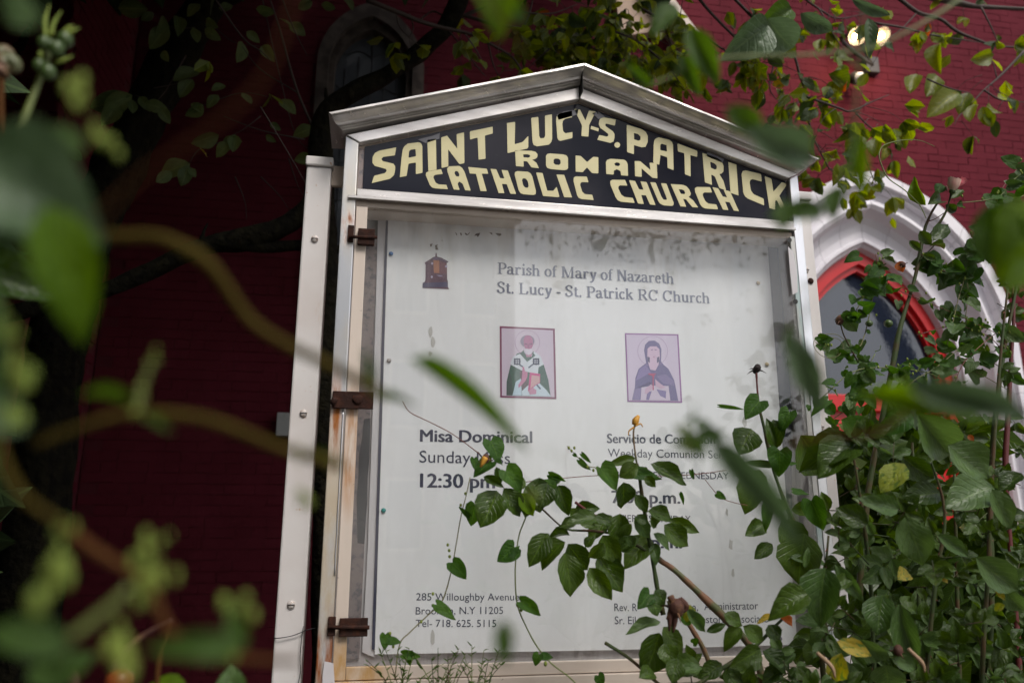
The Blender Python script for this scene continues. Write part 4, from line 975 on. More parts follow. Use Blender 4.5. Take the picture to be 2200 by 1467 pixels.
br3 = [
 ([(1496,-10),(1526,27),(1575,76),(1620,110),(1660,130)],.008),([(1380,20),(1464,65),(1504,76),(1545,101),(1600,136),(1650,170)],.007),([(1560,-20),(1640,60),(1700,110),(1719,164),(1733,204),(1735,245),(1746,293),(1760,322),(1782,364)],.009),
 ([(1733,208),(1700,230),(1671,242)],.005),([(1690,90),(1664,136),(1654,191),(1678,225)],.005),([(1733,208),(1801,232),(1828,239),(1876,218),(1910,204)],.006),([(1838,243),(1869,273),(1903,290),(1937,280)],.005),
 ([(1923,-10),(1971,27),(2019,41),(2056,68),(2107,89),(2141,99),(2230,104)],.013),([(1985,-10),(2060,7),(2107,15),(2260,22)],.024),([(1880,50),(1940,60),(2000,75),(2060,85),(2107,92)],.007),([(2200,110),(2176,136),(2142,170),(2114,194),(2085,225)],.008),
 ([(1992,170),(2040,190),(2085,200)],.005),([(2114,194),(2150,215),(2200,220)],.006),([(1971,27),(1940,60),(1915,80),(1895,100)],.005),([(2107,15),(2130,60),(2145,95)],.006),([(1690,-30),(1760,20),(1800,40),(1860,30)],.007),
 ([(1760,20),(1800,90),(1830,120)],.004),([(2085,225),(2060,250),(2050,270)],.004),([(1780,361),(1810,380),(1850,385)],.004),([(1840,300),(1870,370),(1885,400)],.004),([(2142,170),(2130,130),(2100,110)],.004)]
def near_frame(p, mrg=40):
    d = p-CAM; dd = d.dot(FW)
    if dd < .05: return False
    u = 1100+FPX*d.dot(RT)/dd; v = 733.5-FPX*d.dot(UP)/dd
    return -mrg < u < 2200+mrg and -mrg < v < 1467+mrg
random.seed(21)
def dress(tree, brs, Yc, n_leaf, dens, mk='tree_leaf', extra=0):
    cand = []
    for bi, (pts, r_) in enumerate(brs):
        Yb = Yc+random.uniform(-.35,.35)
        tube('branch', M['twig'], tree, [at(u, v_, Yb) for u, v_ in pts], [r_, r_*.75, r_*.35], 7, 4, .15)
        P_ = catmull([at(u, v_, Yb) for u, v_ in pts], 6)
        for k in range(2, len(P_)):
            q = pts[min(len(pts)-1, int(k/6))]
            for _ in range(3): cand.append((P_[k], dens(q)))
    n = 0; tot = n_leaf+extra; sv = []; sf = []; suv = []; srv = []
    wts = [c[1] for c in cand]
    while n < tot:
        p = random.choices(cand, wts)[0][0]
        p = p+Vector((random.gauss(0,.02),random.gauss(0,.04),random.gauss(0,.02)))
        d = Vector((random.gauss(0,.8), random.gauss(0,.5), -random.uniform(.0,1.0)+random.gauss(0,.3))).normalized()
        st = p+d*random.uniform(.03,.20)
        if n < n_leaf: tube('twig', M['twig'], tree, [p, (p+st)/2+Vector((random.gauss(0,.01),0,.012)), st], [.0025,.0016,.001], 4, 2)
        for j in range(random.choice((1,2,3,3))):
            d2 = (d*.6+Vector((random.gauss(0,.6), random.gauss(0,.5), -random.uniform(.1,1)))).normalized()
            L = random.uniform(.05,.11)
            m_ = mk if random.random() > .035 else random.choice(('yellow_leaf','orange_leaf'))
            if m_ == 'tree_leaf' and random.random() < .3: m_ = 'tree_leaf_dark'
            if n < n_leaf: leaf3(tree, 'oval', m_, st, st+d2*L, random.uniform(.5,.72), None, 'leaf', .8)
            else:
                sd_ = d2.cross(Vector((random.gauss(0,1),random.gauss(0,1),random.gauss(0,1)))).normalized()*L*.32
                up_ = d2.cross(sd_).normalized()*L*.08; n0 = len(sv)
                sv += [st, st+d2*L*.35+sd_+up_, st+d2*L*.75+sd_*.7+up_, st+d2*L, st+d2*L*.75-sd_*.7+up_, st+d2*L*.35-sd_+up_, st+d2*L*.5]
                for q in ((0,1,6),(1,2,6),(2,3,6),(3,4,6),(4,5,6),(5,0,6)): sf.append(tuple(i+n0 for i in q))
                suv += [(.5,0),(1,.35),(.9,.75),(.5,1),(.1,.75),(0,.35),(.5,.5)]; srv += [random.random()]*7
            n += 1
    if sv:
        me = mesh_from(sv, sf); ul = me.uv_layers.new(name='UVMap')
        for lp in me.loops: ul.data[lp.index].uv = suv[lp.vertex_index]
        a_ = me.attributes.new('leafrand', 'FLOAT', 'POINT'); a_.data.foreach_set('value', srv)
        tag(link('foliage', me, M[mk], tree), kind='stuff')
dens2 = lambda q: .015 if q[0] < 940 else (.10 if q[0] < 1150 else .9)
dress(t2, br2, 3.5, 290, dens2, extra=520)
t4 = thing('tree', (8.5, -8.5, 0), 'street tree across the pavement behind the camera, mirrored in the header glass', 'tree')
tube('trunk', M['bark'], t4, [(8.5,-8.5,-.05),(8.3,-8.5,3),(7.6,-8.3,6)], [.2,.17,.1], 10, 4)
M['street_leaf'] = M['tree_leaf_dark']
t3 = thing('tree', (7.2, 3.4, 0), 'leafy tree whose hanging twigs cross the red wall below the twin floodlight', 'tree')
tube('trunk', M['bark'], t3, [(7.2,3.4,-.05),(7.15,3.4,1.5),(7.0,3.4,3.2),(6.5,3.4,4.4),(5.6,3.4,5.1),(4.0,3.4,5.6),(2.4,3.4,5.5)], [.2,.18,.15,.11,.07,.045,.02], 12, 6, .2)
dens3 = lambda q: .25 if q[0] > 1880 and q[1] < 110 else (.25 if q[0] > 1990 else .8)
dress(t3, br3, 3.4, 280, dens3, extra=170)
for (u0,v0,u1,v1) in ((2018,95,2008,145),(1970,160,1955,205),(2010,160,1990,210),(2060,200,2000,242),(2080,200,2060,240),(2095,225,2085,265),(2110,230,2125,270),(2120,240,2130,275),(2085,130,2130,120),(1800,175,1800,205),(1780,160,1835,185),(1890,290,1880,340),(1930,285,1945,320),(1860,280,1850,310)):
    leafp(t3, 'oval', 'tree_leaf', (u0,v0), (u1,v1), 3.3, .6)
leafdefs = [(318,20,250,18),(330,28,305,45),(352,35,330,75),(362,58,322,100),(380,35,385,75),(415,60,425,90),(440,62,470,85),(520,90,510,135),(530,68,556,88),(562,100,588,130),(600,40,632,55),(620,50,655,75),(470,20,500,10),(430,10,400,30),
 (430,155,374,180),(415,172,386,210),(284,205,222,228),(282,208,193,232),(255,222,220,268),(300,208,320,235),(312,222,358,235),(285,215,285,245),(345,230,362,262),(436,225,400,250),(412,222,432,245),(470,205,443,228),(485,185,455,198),(520,200,540,225),(600,215,636,245),(505,290,500,330),(470,290,412,310),(500,300,462,335),(480,300,518,305),(430,318,445,338,'y'),
 (408,352,340,372),(370,370,335,392),(405,355,388,398),(405,360,420,380),(580,265,602,278),(572,290,590,305),(675,275,630,290),(632,345,680,350),(60,310,90,330),(60,315,50,345),(150,320,178,345),(350,110,365,135),(470,60,440,40),(550,20,590,30),(640,20,670,5),(690,10,720,20),(740,-5,760,20)]
for q in leafdefs:
    dk = 'yellow_leaf' if len(q) > 4 else 'tree_leaf_pale'
    leafp(t1, 'oval', dk, (q[0],q[1]), (q[2],q[3]), 3.9, .62, 0, .35)
for a in (((400,120),(340,215),(290,205)),((420,60),(370,60),(330,30)),((440,40),(500,90),(560,100)),((330,190),(380,180),(430,160)),((560,-20),(600,160),(640,300),(700,330)),((430,230),(520,200),(600,215)),((500,300),(430,320),(405,355)),((560,250),(520,280),(480,300)),((505,380),(525,430),(530,470)),((560,380),(600,420),(620,450)),((620,340),(640,400),(660,430))):
    stem(t1, 'twig', a, 3.95, [.004,.0025,.0015], 'twig', 4)

# unseen foliage added at left and overhead to keep the left wall in shade
def crown(root, name, mk, n, fn, size, seed):
    rnd = random.Random(seed); v = []; f = []; uvs = []; rv = []
    k = 0; tries = 0
    while k < n and tries < n*20:
        tries += 1
        p, ok = fn(rnd)
        if not ok: continue
        L = rnd.uniform(.6,1.3)*size; d = Vector((rnd.gauss(0,1),rnd.gauss(0,1),rnd.gauss(-.3,1))).normalized(); s_ = d.cross(Vector((rnd.gauss(0,1),rnd.gauss(0,1),rnd.gauss(0,1)))).normalized()*L*.3
        n0 = len(v); v += [p, p+d*L*.45+s_, p+d*L, p+d*L*.45-s_]; f.append((n0,n0+1,n0+2,n0+3)); uvs += [(.5,0),(1,.5),(.5,1),(0,.5)]; rv += [rnd.random()]*4; k += 1
    me = mesh_from(v, f); ul = me.uv_layers.new(name='UVMap')
    for lp in me.loops: ul.data[lp.index].uv = uvs[lp.vertex_index]
    a = me.attributes.new('leafrand', 'FLOAT', 'POINT'); a.data.foreach_set('value', rv)
    return tag(link(name, me, M[mk], root), kind='stuff')
def fn_left(rnd):
    z = rnd.uniform(0,7.5); y = rnd.uniform(-6.0,4.7); x = rnd.uniform(-5.5,-.7)
    p = Vector((x,y,z)); return p, (not near_frame(p, 90)) and (noise.noise(p*.9) > -.9)
def fn_top(rnd):
    p = Vector((rnd.uniform(-4.5,2.3), rnd.uniform(1.6,5.7), rnd.uniform(4.0,8.5)))
    return p, (not near_frame(p, 60)) and (noise.noise(p*.8+Vector((5,0,0))) > (-.8 if p.x < -.8 else -.15 if p.x < .7 else .05))
eg = thing('shade_blocker', (-3.2, 2.2, 0), 'unseen dense evergreen added left of the camera to keep the left wall in shade', 'tree')
tube('trunk', M['bark'], eg, [(-3.2,2.2,-.05),(-3.2,2.3,2.5),(-3.0,2.6,5.5)], [.16,.13,.06], 10, 4)
crown(eg, 'crown', 'shade_leaf', 60000, fn_left, .25, 5)
crown(t1, 'shade_crown', 'shade_leaf', 24000, fn_top, .22, 6)  # leaf mass above the frame, added to darken the left wall

# ------------------------------------------------------------------ roses in front of the notice board
def c8(x, y): return (1100+x/2.417, 860+y/2.417)
def c6(x, y): return (580+x/2.417, 860+y/2.417)
def c2(x, y): return (1600+x/2.417, 860+y/2.417)
def c1(x, y): return (1600+x/2.62, 340+y/2.62)
def dead_rose(parent, p, s, mk, up=Vector((0,0,1)), n=6, spread=1.0):
    hb_ = MB().add(*blob_data(p, s*.36, s*.36, s*.5, 10, 7, rough=.9)).build('flower_head', M[mk], parent, True)
    for k in range(n):
        a = k/n*6.283+.4; d = Vector((math.cos(a)*spread, math.sin(a)*.6, .1+.3*math.sin(k*2.3))).normalized()
        MB().add(*tube_data([p-up*s*.2, p-up*s*.15+d*s*.5, p-up*s*.35+d*s*.95], [s*.10,s*.07,s*.012], 5, 3)).build('sepal', M[mk], hb_, True)
    return hb_
YR = 1.80
r1 = plant('rose_bush', (1600,99999), 1.85, 'dark leaved rose branch spreading across the middle of the poster', 'rose bush', 'roses growing in front of the notice board')
cane1 = [(1640,1900),(1640,1500),(1615,1396),(1575,1345),(1530,1300),(1490,1262),(1450,1225),(1415,1200),(1395,1180)]
stem(r1, 'cane_brown', cane1, YR, [.010,.010,.0085,.0075,.0065], 'cane', 8); thorns(r1, cane1[2:], YR, 9)
stem(r1, 'cane', [(1425,1320),(1412,1260),(1400,1190),(1385,1100),(1376,1040),(1372,1010),(1368,995)], YR-.02, [.0055,.005,.0045,.0035], 'cane', 7)
stem(r1, 'cane_brown', [(1368,995),(1363,960),(1361,930),(1365,908)], YR-.02, [.0028,.0022,.0022], 'stalk', 6)
stem(r1, 'cane', [(1400,1190),(1330,1150),(1270,1140),(1215,1135),(1170,1098),(1150,1080)], YR-.02, [.004,.003,.0025,.002], 'cane', 6)
stem(r1, 'cane_red', [(1290,1115),(1262,1098),(1236,1078)], YR-.03, [.004,.004,.003], 'dead_twig', 6)
stem(r1, 'cane_brown', [(1530,1440),(1510,1390),(1480,1340),(1455,1300)], YR-.03, [.006,.006,.005], 'cane', 7)
MB().add(*tube_data([at(1364,912,YR-.02), at(1366,903,YR-.02), at(1372,893,YR-.02)], [.007,.009,.004], 7, 3)).build('withered_bloom', M['ochre'], r1, True)
for a in (((1362,918),(1352,925),(1350,935)),((1364,915),(1376,910),(1381,917))): stem(r1, 'ochre', a, YR-.025, [.0025,.002,.001], 'sepal', 4)
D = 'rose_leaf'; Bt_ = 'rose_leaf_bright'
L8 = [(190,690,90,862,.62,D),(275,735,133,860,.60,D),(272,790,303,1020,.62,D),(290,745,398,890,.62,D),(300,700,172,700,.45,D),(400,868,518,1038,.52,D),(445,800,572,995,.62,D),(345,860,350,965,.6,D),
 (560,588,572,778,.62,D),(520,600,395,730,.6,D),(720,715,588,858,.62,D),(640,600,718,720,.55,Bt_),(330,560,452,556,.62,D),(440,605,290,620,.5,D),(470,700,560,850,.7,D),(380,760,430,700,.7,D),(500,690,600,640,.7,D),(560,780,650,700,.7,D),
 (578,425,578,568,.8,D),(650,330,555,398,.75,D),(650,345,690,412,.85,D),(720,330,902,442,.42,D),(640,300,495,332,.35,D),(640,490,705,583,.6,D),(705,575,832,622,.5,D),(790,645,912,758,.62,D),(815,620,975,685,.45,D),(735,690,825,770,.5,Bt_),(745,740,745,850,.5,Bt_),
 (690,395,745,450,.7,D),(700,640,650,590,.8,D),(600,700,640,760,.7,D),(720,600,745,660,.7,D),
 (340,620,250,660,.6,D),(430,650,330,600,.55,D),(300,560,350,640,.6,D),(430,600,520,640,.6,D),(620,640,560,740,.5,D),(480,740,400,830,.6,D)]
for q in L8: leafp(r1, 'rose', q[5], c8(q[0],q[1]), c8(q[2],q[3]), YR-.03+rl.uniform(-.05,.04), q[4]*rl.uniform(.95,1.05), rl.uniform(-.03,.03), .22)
for q in [(1180,470,1090,655,.80,D),(1213,455,1290,602,.62,D),(1225,365,1312,470,.85,'heart_leaf'),(1145,210,1190,320,.95,'heart_leaf'),(1150,320,1055,395,.7,'heart_leaf'),(1110,395,1215,455,.4,D),(1175,345,1200,440,.45,D),(1175,310,1215,335,.5,'heart_leaf'),(1060,300,1062,360,.7,'heart_leaf'),(1300,480,1370,600,.6,'near_bright'),(1440,430,1400,560,.85,D),(1340,440,1450,480,.7,D)]:
    leafp(r1, 'rose' if q[5] != 'heart_leaf' else 'heart', q[5], c6(q[0],q[1]), c6(q[2],q[3]), YR-.05, q[4], rl.uniform(-.02,.02), .2)
for q in [(60,400,10,470,.8,D),(0,480,40,600,.6,D),(70,450,210,520,.9,D),(100,420,150,580,.85,D),(240,440,300,590,.6,D),(170,410,230,500,.8,'heart_leaf'),(180,390,275,425,.4,'heart_leaf'),(100,500,60,610,.6,D)]:
    leafp(r1, 'rose', q[5], c8(q[0],q[1]), c8(q[2],q[3]), YR-.04, q[4], rl.uniform(-.02,.02), .2)
dead_rose(r1, at(1043,985,YR-.08), .020, 'dead', n=4)
MB().add(*tube_data([at(1043,982,YR-.09),at(1038,992,YR-.09),at(1032,1003,YR-.09)], [.007,.006,.002], 6, 2)).build('petal', M['ochre'], r1, True)

r2 = plant('rose_bush', (1480,99999), 1.7, 'low rose bush with a big withered brown flower below the poster', 'rose bush', 'roses growing in front of the notice board')
stem(r2, 'cane', [(1470,1900),(1450,1480),(1440,1400),(1445,1330),(1436,1290)], 1.70, [.007,.006,.005,.004], 'cane', 7)
stem(r2, 'cane', [(1450,1500),(1560,1430),(1620,1390),(1680,1330)], 1.70, [.005,.005,.003], 'cane', 6)
stem(r2, 'cane', [(1450,1500),(1360,1420),(1300,1380)], 1.72, [.004,.004,.003], 'cane', 6)
for q in [(715,1005,655,1080,.85,'heart_leaf'),(720,1020,760,1120,.9,Bt_),(740,985,800,1060,.8,D),(770,1150,592,1195,.36,Bt_),(765,1205,680,1428,.70,D),(785,1175,893,1322,.60,D),(790,1260,830,1380,.9,D),(975,1370,800,1420,.62,D),(860,1340,830,1467,.8,D),(1090,1365,965,1440,.62,D),(1110,1380,1170,1500,.7,D),(1255,1400,1090,1440,.62,D),(1290,1290,1150,1395,.72,D),(1300,1300,1425,1420,.66,D),
 (1530,1040,1355,1085,.55,D),(1100,1110,1205,1170,.62,D),(1200,1170,1312,1250,.66,D),(1350,1165,1362,1255,.72,D),(1190,1180,1100,1290,.55,D),(1400,1400,1300,1467,.7,D),(1480,1380,1560,1490,.7,D),(905,1080,1000,1200,.4,Bt_),(925,1060,905,1150,.8,'yellow_leaf'),(890,1110,930,1170,.7,'heart_leaf'),(1370,1120,1270,1150,.34,'yellow_leaf'),(1395,1130,1495,1162,.38,'orange_leaf'),
 (1010,1200,1110,1160,.4,D),(660,1440,760,1400,.7,D),(1180,1440,1240,1520,.9,D),(940,1260,970,1235,.8,'heart_leaf'),(880,1400,990,1380,.5,Bt_),(1600,1260,1530,1380,.7,D),(1640,1240,1690,1350,.8,D)]:
    leafp(r2, 'rose' if q[5] != 'heart_leaf' else 'heart', q[5], c8(q[0],q[1]), c8(q[2],q[3]), 1.66+rl.uniform(-.04,.05), q[4], rl.uniform(-.02,.02), .22)
p = at(1452,1305,1.63)
hd2 = dead_rose(r2, p, .040, 'dead', n=3, spread=.7)
for a in (((1450,1285),(1440,1320),(1438,1355)),((1455,1290),(1470,1300),(1472,1290)),((1446,1290),(1450,1330),(1446,1358)),((1460,1288),(1475,1302),(1468,1316)),((1440,1280),(1446,1300),(1432,1330))):
    MB().add(*tube_data([at(u, v_, 1.63) for u, v_ in a], [.008,.007,.002], 6, 3)).build('withered_petal', M['dead'], hd2, True)

r3 = plant('rose_bush', (1740,99999), 1.9, 'thin rose stem ending in a blackened star-shaped flower head', 'rose bush', 'roses growing in front of the notice board')
stem(r3, 'cane', [(1790,1900),(1765,1400),(1730,1180),(1700,1110),(1672,1040),(1655,980),(1642,920),(1632,880),(1627,845)], 1.88, [.008,.0065,.006,.005,.0045,.004,.0035], 'cane', 7)
stem(r3, 'cane_red', [(1628,850),(1626,820),(1625,800)], 1.88, [.003,.0028,.003], 'stalk', 6)
dead_rose(r3, at(1625,792,1.88), .026, 'dead_black', n=6, spread=1.2)
thorns(r3, [(1730,1180),(1700,1110),(1672,1040),(1655,980)], 1.88, 5, .006)
for q in [(1245,150,1180,282,.95,D),(1290,360,1205,590,.62,D),(1210,320,1380,340,.2,D),(1355,100,1400,225,.55,D),(1310,640,1205,708,.6,D),(1352,745,1258,825,.6,D),(1520,690,1490,955,.85,D),(1400,620,1540,800,.7,D),(1440,815,1675,850,.25,Bt_),(1500,180,1690,400,.75,D),(1370,250,1330,100,.5,D),(1430,560,1330,520,.5,D)]:
    leafp(r3, 'rose', q[5], c8(q[0],q[1]), c8(q[2],q[3]), 1.84+rl.uniform(-.05,.02), q[4], rl.uniform(-.02,.02), .2)
for q in [(1285,5,1212,95,.9),(1390,260,1380,390,.95),(1555,520,1612,685,.7),(1440,60,1390,150,.8),(1325,550,1315,680,.45),(1080,30,1215,48,.15),(1440,330,1490,320,.35),(1460,470,1540,490,.5),(1640,0,1560,60,.5),(1640,90,1690,140,.5)]:
    leafp(r3, 'heart', 'heart_leaf', c8(q[0],q[1]), c8(q[2],q[3]), 1.80, q[4], 0, .2)

r4 = plant('rose_bush', (1950,99999), 1.9, 'tall thick rose cane topped by a pale pink rose before the white arch', 'rose bush', 'roses growing in front of the notice board')
c4 = [(1820,1900),(1840,1400),(1860,1100),(1885,950),(1915,800),(1935,700),(1965,600),(1985,500),(2000,460),(2018,430)]
stem(r4, 'cane', c4, 1.95, [.009,.0085,.008,.0078,.0075,.006,.005,.004,.0035], 'cane', 8)
stem(r4, 'cane', [(1985,520),(2010,490),(2030,460),(2040,430),(2044,415)], 1.95, [.004,.0035,.003,.003], 'cane', 6, 1.895)
stem(r4, 'cane_red', [(1995,475),(2010,470),(2040,450)], 1.94, [.002,.0015,.0012], 'twig', 5)
stem(r4, 'cane', [(1975,560),(2005,530),(2030,500)], 1.94, [.0025,.002,.0015], 'twig', 5)
pr_ = at(2048,402,1.89)
blo = thing('rose_bloom', (0,0,0), None, None); blo.parent = r4; blo.location = -r4.location
def petal(p, ax, a, s, mk, open_=.25):
    v = []; f = []; side = ax.cross(Vector((0,1,0))).normalized(); fr_ = ax.cross(side).normalized()
    for i in range(6):
        t = i/5
        for k in range(7):
            b = a+(k/6-.5)*1.9*(1-.25*t*t); r_ = s*(.25+.75*math.sin(min(1.0,t*1.15)*1.9))*.62*(1+open_*max(0,t-.75)*2)
            v.append(p+ax*(t*s*1.35-.1*s+.06*s*math.sin(k*2+a)*t)+(side*math.cos(b)+fr_*math.sin(b))*r_)
    for i in range(5):
        for k in range(6): q = i*7+k; f.append((q,q+1,q+8,q+7))
    return v, f
M['petal'] = mat('pink petal', (.78,.50,.42), .5, var=(28,(.80,.22,.24),.5,.68)); M['petal'].node_tree.nodes['Principled BSDF'].inputs['Subsurface Weight'].default_value = .15
M['petal'].node_tree.nodes['Principled BSDF'].inputs['Subsurface Radius'].default_value = (.01,.004,.003)
M['petal_pink'] = mat('deep pink petal edge', (.80,.20,.24), .5)
axr = (RT*.25+UP*.95).normalized()
for k in range(7): MB().add(*petal(pr_-axr*.012, axr, k*1.35, .030-.0018*k, 'petal')).build('petal', M['petal'], blo, True)
MB().add(*petal(pr_+RT*.012-axr*.001, (RT*.75+UP*.6).normalized(), 1.0, .022, 'p', .8)).build('petal', M['petal_pink'], blo, True)
MB().add(*blob_data(pr_-axr*.013, .009,.009,.009, 10, 6)).build('hip', M['hip'], blo, True)
MB().add(*blob_data(at(2034,405,1.868), .004,.003,.009, 8, 6)).build('brown_spot', M['dead'], blo, True)
for q in [(1020,265,945,105,.42,'near_bright'),(1030,262,1145,205,.50,D),(1080,200,1110,138,.75,'heart_leaf'),(1165,230,1230,180,.6,D),(1130,262,1205,305,.6,D),(1190,270,1250,265,.6,'heart_leaf'),(985,410,1055,490,.6,D),(1060,465,1160,358,.48,D),(925,465,990,525,.5,D),(1000,545,1080,575,.42,D),(1040,495,1155,480,.18,D),
 (870,580,890,640,.9,'orange_leaf'),(780,560,850,590,.4,D)]:
    leafp(r4, 'rose', q[5], c1(q[0],q[1]), c1(q[2],q[3]), 1.92, q[4], 0, .3)
dead_rose(r4, at(*c1(540,905), 1.85), .028, 'dead', n=4, spread=.4)
dead_rose(r4, at(*c1(890,600), 1.9), .020, 'dead', n=4, spread=.5)
stem(r4, 'cane', [c1(540,930), c1(560,1000), c1(640,1150)], 1.85, [.0022,.002,.002], 'stalk', 5)
MB().add(*blob_data(at(*c1(808,930),1.85), .012,.012,.011, 10, 8)).build('hip', M['hip'], r4, True)
MB().add(*blob_data(at(*c1(700,930),1.85), .010,.010,.009, 10, 8)).build('hip', M['hip'], r4, True)

# large pale leaves standing out at the lower right
r5 = plant('rose_bush', (1900,99999), 1.6, 'leafy rose bush with large glossy leaves at the lower right', 'rose bush', 'roses growing in front of the notice board')
for a, rr in (([(1900,1900),(1880,1480),(1870,1250),(1850,1080),(1830,960)],.0055),([(1960,1900),(1990,1450),(2010,1250),(2030,1100),(1990,960)],.0055),([(1820,1800),(1790,1450),(1770,1300),(1780,1150)],.005),([(2100,1900),(2110,1450),(2125,1200),(2132,1000),(2150,760),(2165,620)],.006)):
    stem(r5, 'cane', a, 1.72, [rr,rr*.8,rr*.5], 'cane', 7); thorns(r5, a[1:], 1.72, 5)
for q in [(900,70,1135,330,.55,Bt_,.15),(1055,235,1250,405,.75,Bt_,.15),(1290,450,1045,560,.62,Bt_,.15),(830,605,930,872,.62,Bt_,.1),(640,640,470,560,.7,D,.2),(800,562,610,510,.42,Bt_,.2),(1010,480,825,510,.55,D,.2),(1200,815,1455,1000,.50,Bt_,.1),(1355,980,1460,1110,.6,Bt_,.2),(715,1010,690,1218,.80,Bt_,.1),(800,1055,890,1372,.40,Bt_,.1),
 (595,1242,758,1365,.55,Bt_,.2),(480,1250,665,1325,.45,'yellow_leaf',.2),(500,1310,470,1465,.6,'yellow_leaf',.2),(730,1370,740,1500,1.1,Bt_,.1),(775,1335,905,1395,.5,Bt_,.2),(325,1005,145,1105,.6,D,.2),(1440,380,1330,480,.7,D,.2),(1280,460,1385,670,.5,Bt_,.2),(420,870,385,1160,.68,Bt_,.1),(470,850,620,1060,.32,Bt_,.15),(500,100,705,240,.55,'heart_leaf',.15),(860,60,700,165,.6,'heart_leaf',.2),
 (570,220,295,330,.6,D,.2),(590,200,380,410,.6,D,.2),(820,290,990,420,.6,D,.2),(830,330,700,470,.7,'yellow_leaf',.2),(840,880,810,920,.9,'yellow_leaf',.3),(1300,970,1360,1040,.4,'yellow_leaf',.3),(1350,1060,1290,1090,.6,'yellow_leaf',.3),(1400,1420,1450,1467,.7,Bt_,.2),(1010,930,1080,940,.3,'yellow_leaf',.3),(0,1180,110,1250,.6,D,.2),(120,1165,180,1250,.8,D,.2),
 (310,870,330,760,.3,Bt_,.2),(1160,180,1190,210,.7,'orange_leaf',.3),(1000,700,1180,810,.4,Bt_,.2),(470,980,560,900,.5,D,.3)]:
    leafp(r5, 'rose', q[5], c2(q[0],q[1]), c2(q[2],q[3]), 1.52+rl.uniform(-.05,.05), q[4], rl.uniform(-.02,.03), q[6])
for a in (((376,1310),(450,1380),(470,1440)),((850,1290),(920,1360),(935,1410))):
    stem(r5, 'dry_petal', [c2(*q) for q in a], 1.45, [.0035,.005,.0015], 'dead_sepal', 6)
dead_rose(r5, at(*c2(800,1300),1.5), .020, 'orange_petal' if 'orange_petal' in M else 'dead', n=3)
# compound sprays fill the mass behind them
def spray(root, B, d, L, mk):
    d = d.normalized(); side = d.cross((CAM-B).normalized()).normalized()
    T = B+d*L
    leaf3(root, 'rose', mk, T, T+d*L*.75, rl.uniform(.5,.68), None, 'leaf', .35)
    for k in (.55, .95):
        for s_ in (-1, 1):
            if rl.random() < .12: continue
            q = B+d*L*k; dd = (d*.55+side*s_+Vector((rl.gauss(0,.15),rl.gauss(0,.2),rl.gauss(-.15,.15)))).normalized()
            leaf3(root, 'rose', mk, q, q+dd*L*.62, rl.uniform(.5,.68), None, 'leaf', .35)
    tube('leaf_stalk', M['cane'], root, [B, T], [.0016,.0009], 4, 0)
def mass(root, n, reg, seed, mk='rose_leaf', Y=(1.75,2.4), Ls=(.05,.09)):
    rnd = random.Random(seed); k = 0
    while k < n:
        u = rnd.uniform(reg[0], reg[2]); v_ = rnd.uniform(reg[1], reg[3])
        if not reg[4](u, v_): continue
        Yk = rnd.uniform(*Y); B = at(u, v_, Yk)
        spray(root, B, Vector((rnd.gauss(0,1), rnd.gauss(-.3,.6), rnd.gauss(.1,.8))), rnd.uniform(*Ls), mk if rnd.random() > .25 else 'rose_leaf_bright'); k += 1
grp = 'roses growing in front of the notice board'
mass(r5, 52, (1790,900,2200,1480, lambda u, v_: v_ > 930 and not (1995 < u < 2080 and 970 < v_ < 1140) and not (u > 2130 and v_ < 1120)), 17, Y=(1.55,1.9), Ls=(.045,.085))
r6 = plant('rose_bush', (2010,99999), 2.1, 'shadowy mass of rose foliage hiding the foot of the red door', 'rose bush', grp)
for a in ([(1860,1900),(1850,1350),(1840,1000)],[(1990,1900),(1975,1300),(1960,950)],[(2080,1900),(2060,1400),(2050,1000)]): stem(r6, 'cane', a, 2.1, [.009,.007,.004], 'cane', 6)
mass(r6, 59, (1780,860,2160,1500, lambda u, v_: v_ > 880 and not (1985 < u < 2085 and 960 < v_ < 1150)), 3)
r7 = plant('rose_bush', (2170,99999), 2.3, 'tall red-caned rose rising along the right edge of the picture', 'rose bush', grp)
c7 = [(2200,1900),(2190,1450),(2172,1200),(2160,1020),(2165,900),(2172,780),(2178,660),(2172,590)]
stem(r7, 'cane_red', c7, 2.2, [.010,.009,.008,.006,.005], 'cane', 7); thorns(r7, c7[1:], 2.2, 9)
stem(r7, 'cane', [(2110,1900),(2130,1300),(2128,1050),(2150,800),(2195,560)], 2.15, [.009,.008,.005], 'cane', 7)
mass(r7, 40, (2090,620,2230,1500, lambda u, v_: (v_ < 880 or v_ > 1150 or u > 2190) and (u > 2125 or v_ > 1100)), 5, Y=(1.9,2.4), Ls=(.035,.07))
r8 = plant('rose_bush', (1500,99999), 1.9, 'dark rose foliage along the bottom edge right of centre', 'rose bush', grp)
stem(r8, 'cane', [(1600,1900),(1600,1500),(1650,1440)], 1.9, [.007,.005,.003], 'cane', 6)
mass(r8, 34, (1440,1380,1960,1540, lambda u, v_: v_ > 1480-(u-1440)*.12), 8, Y=(1.6,1.95), Ls=(.04,.07))
# very dense low growth behind, where only shadow shows between leaves
def fn_low(rnd):
    u = rnd.uniform(1790,2300); v_ = rnd.uniform(870,1600); Yk = rnd.uniform(2.3,3.6)
    gap = (1990 < u < 2075 and 960 < v_ < 1150) or noise.noise(Vector((u*.02, v_*.02, 3))) > .30
    return at(u, v_, Yk), (not gap) and v_ > 905 and not (u > 2130 and v_ < 1130)
lb = thing('shrub', Vector((at(2010,1300,2.9).x, 2.9, 0)), 'deep green undergrowth filling the space between the roses and the red door', 'shrub')
crown(lb, 'foliage', 'rose_leaf', 5200, fn_low, .11, 12)

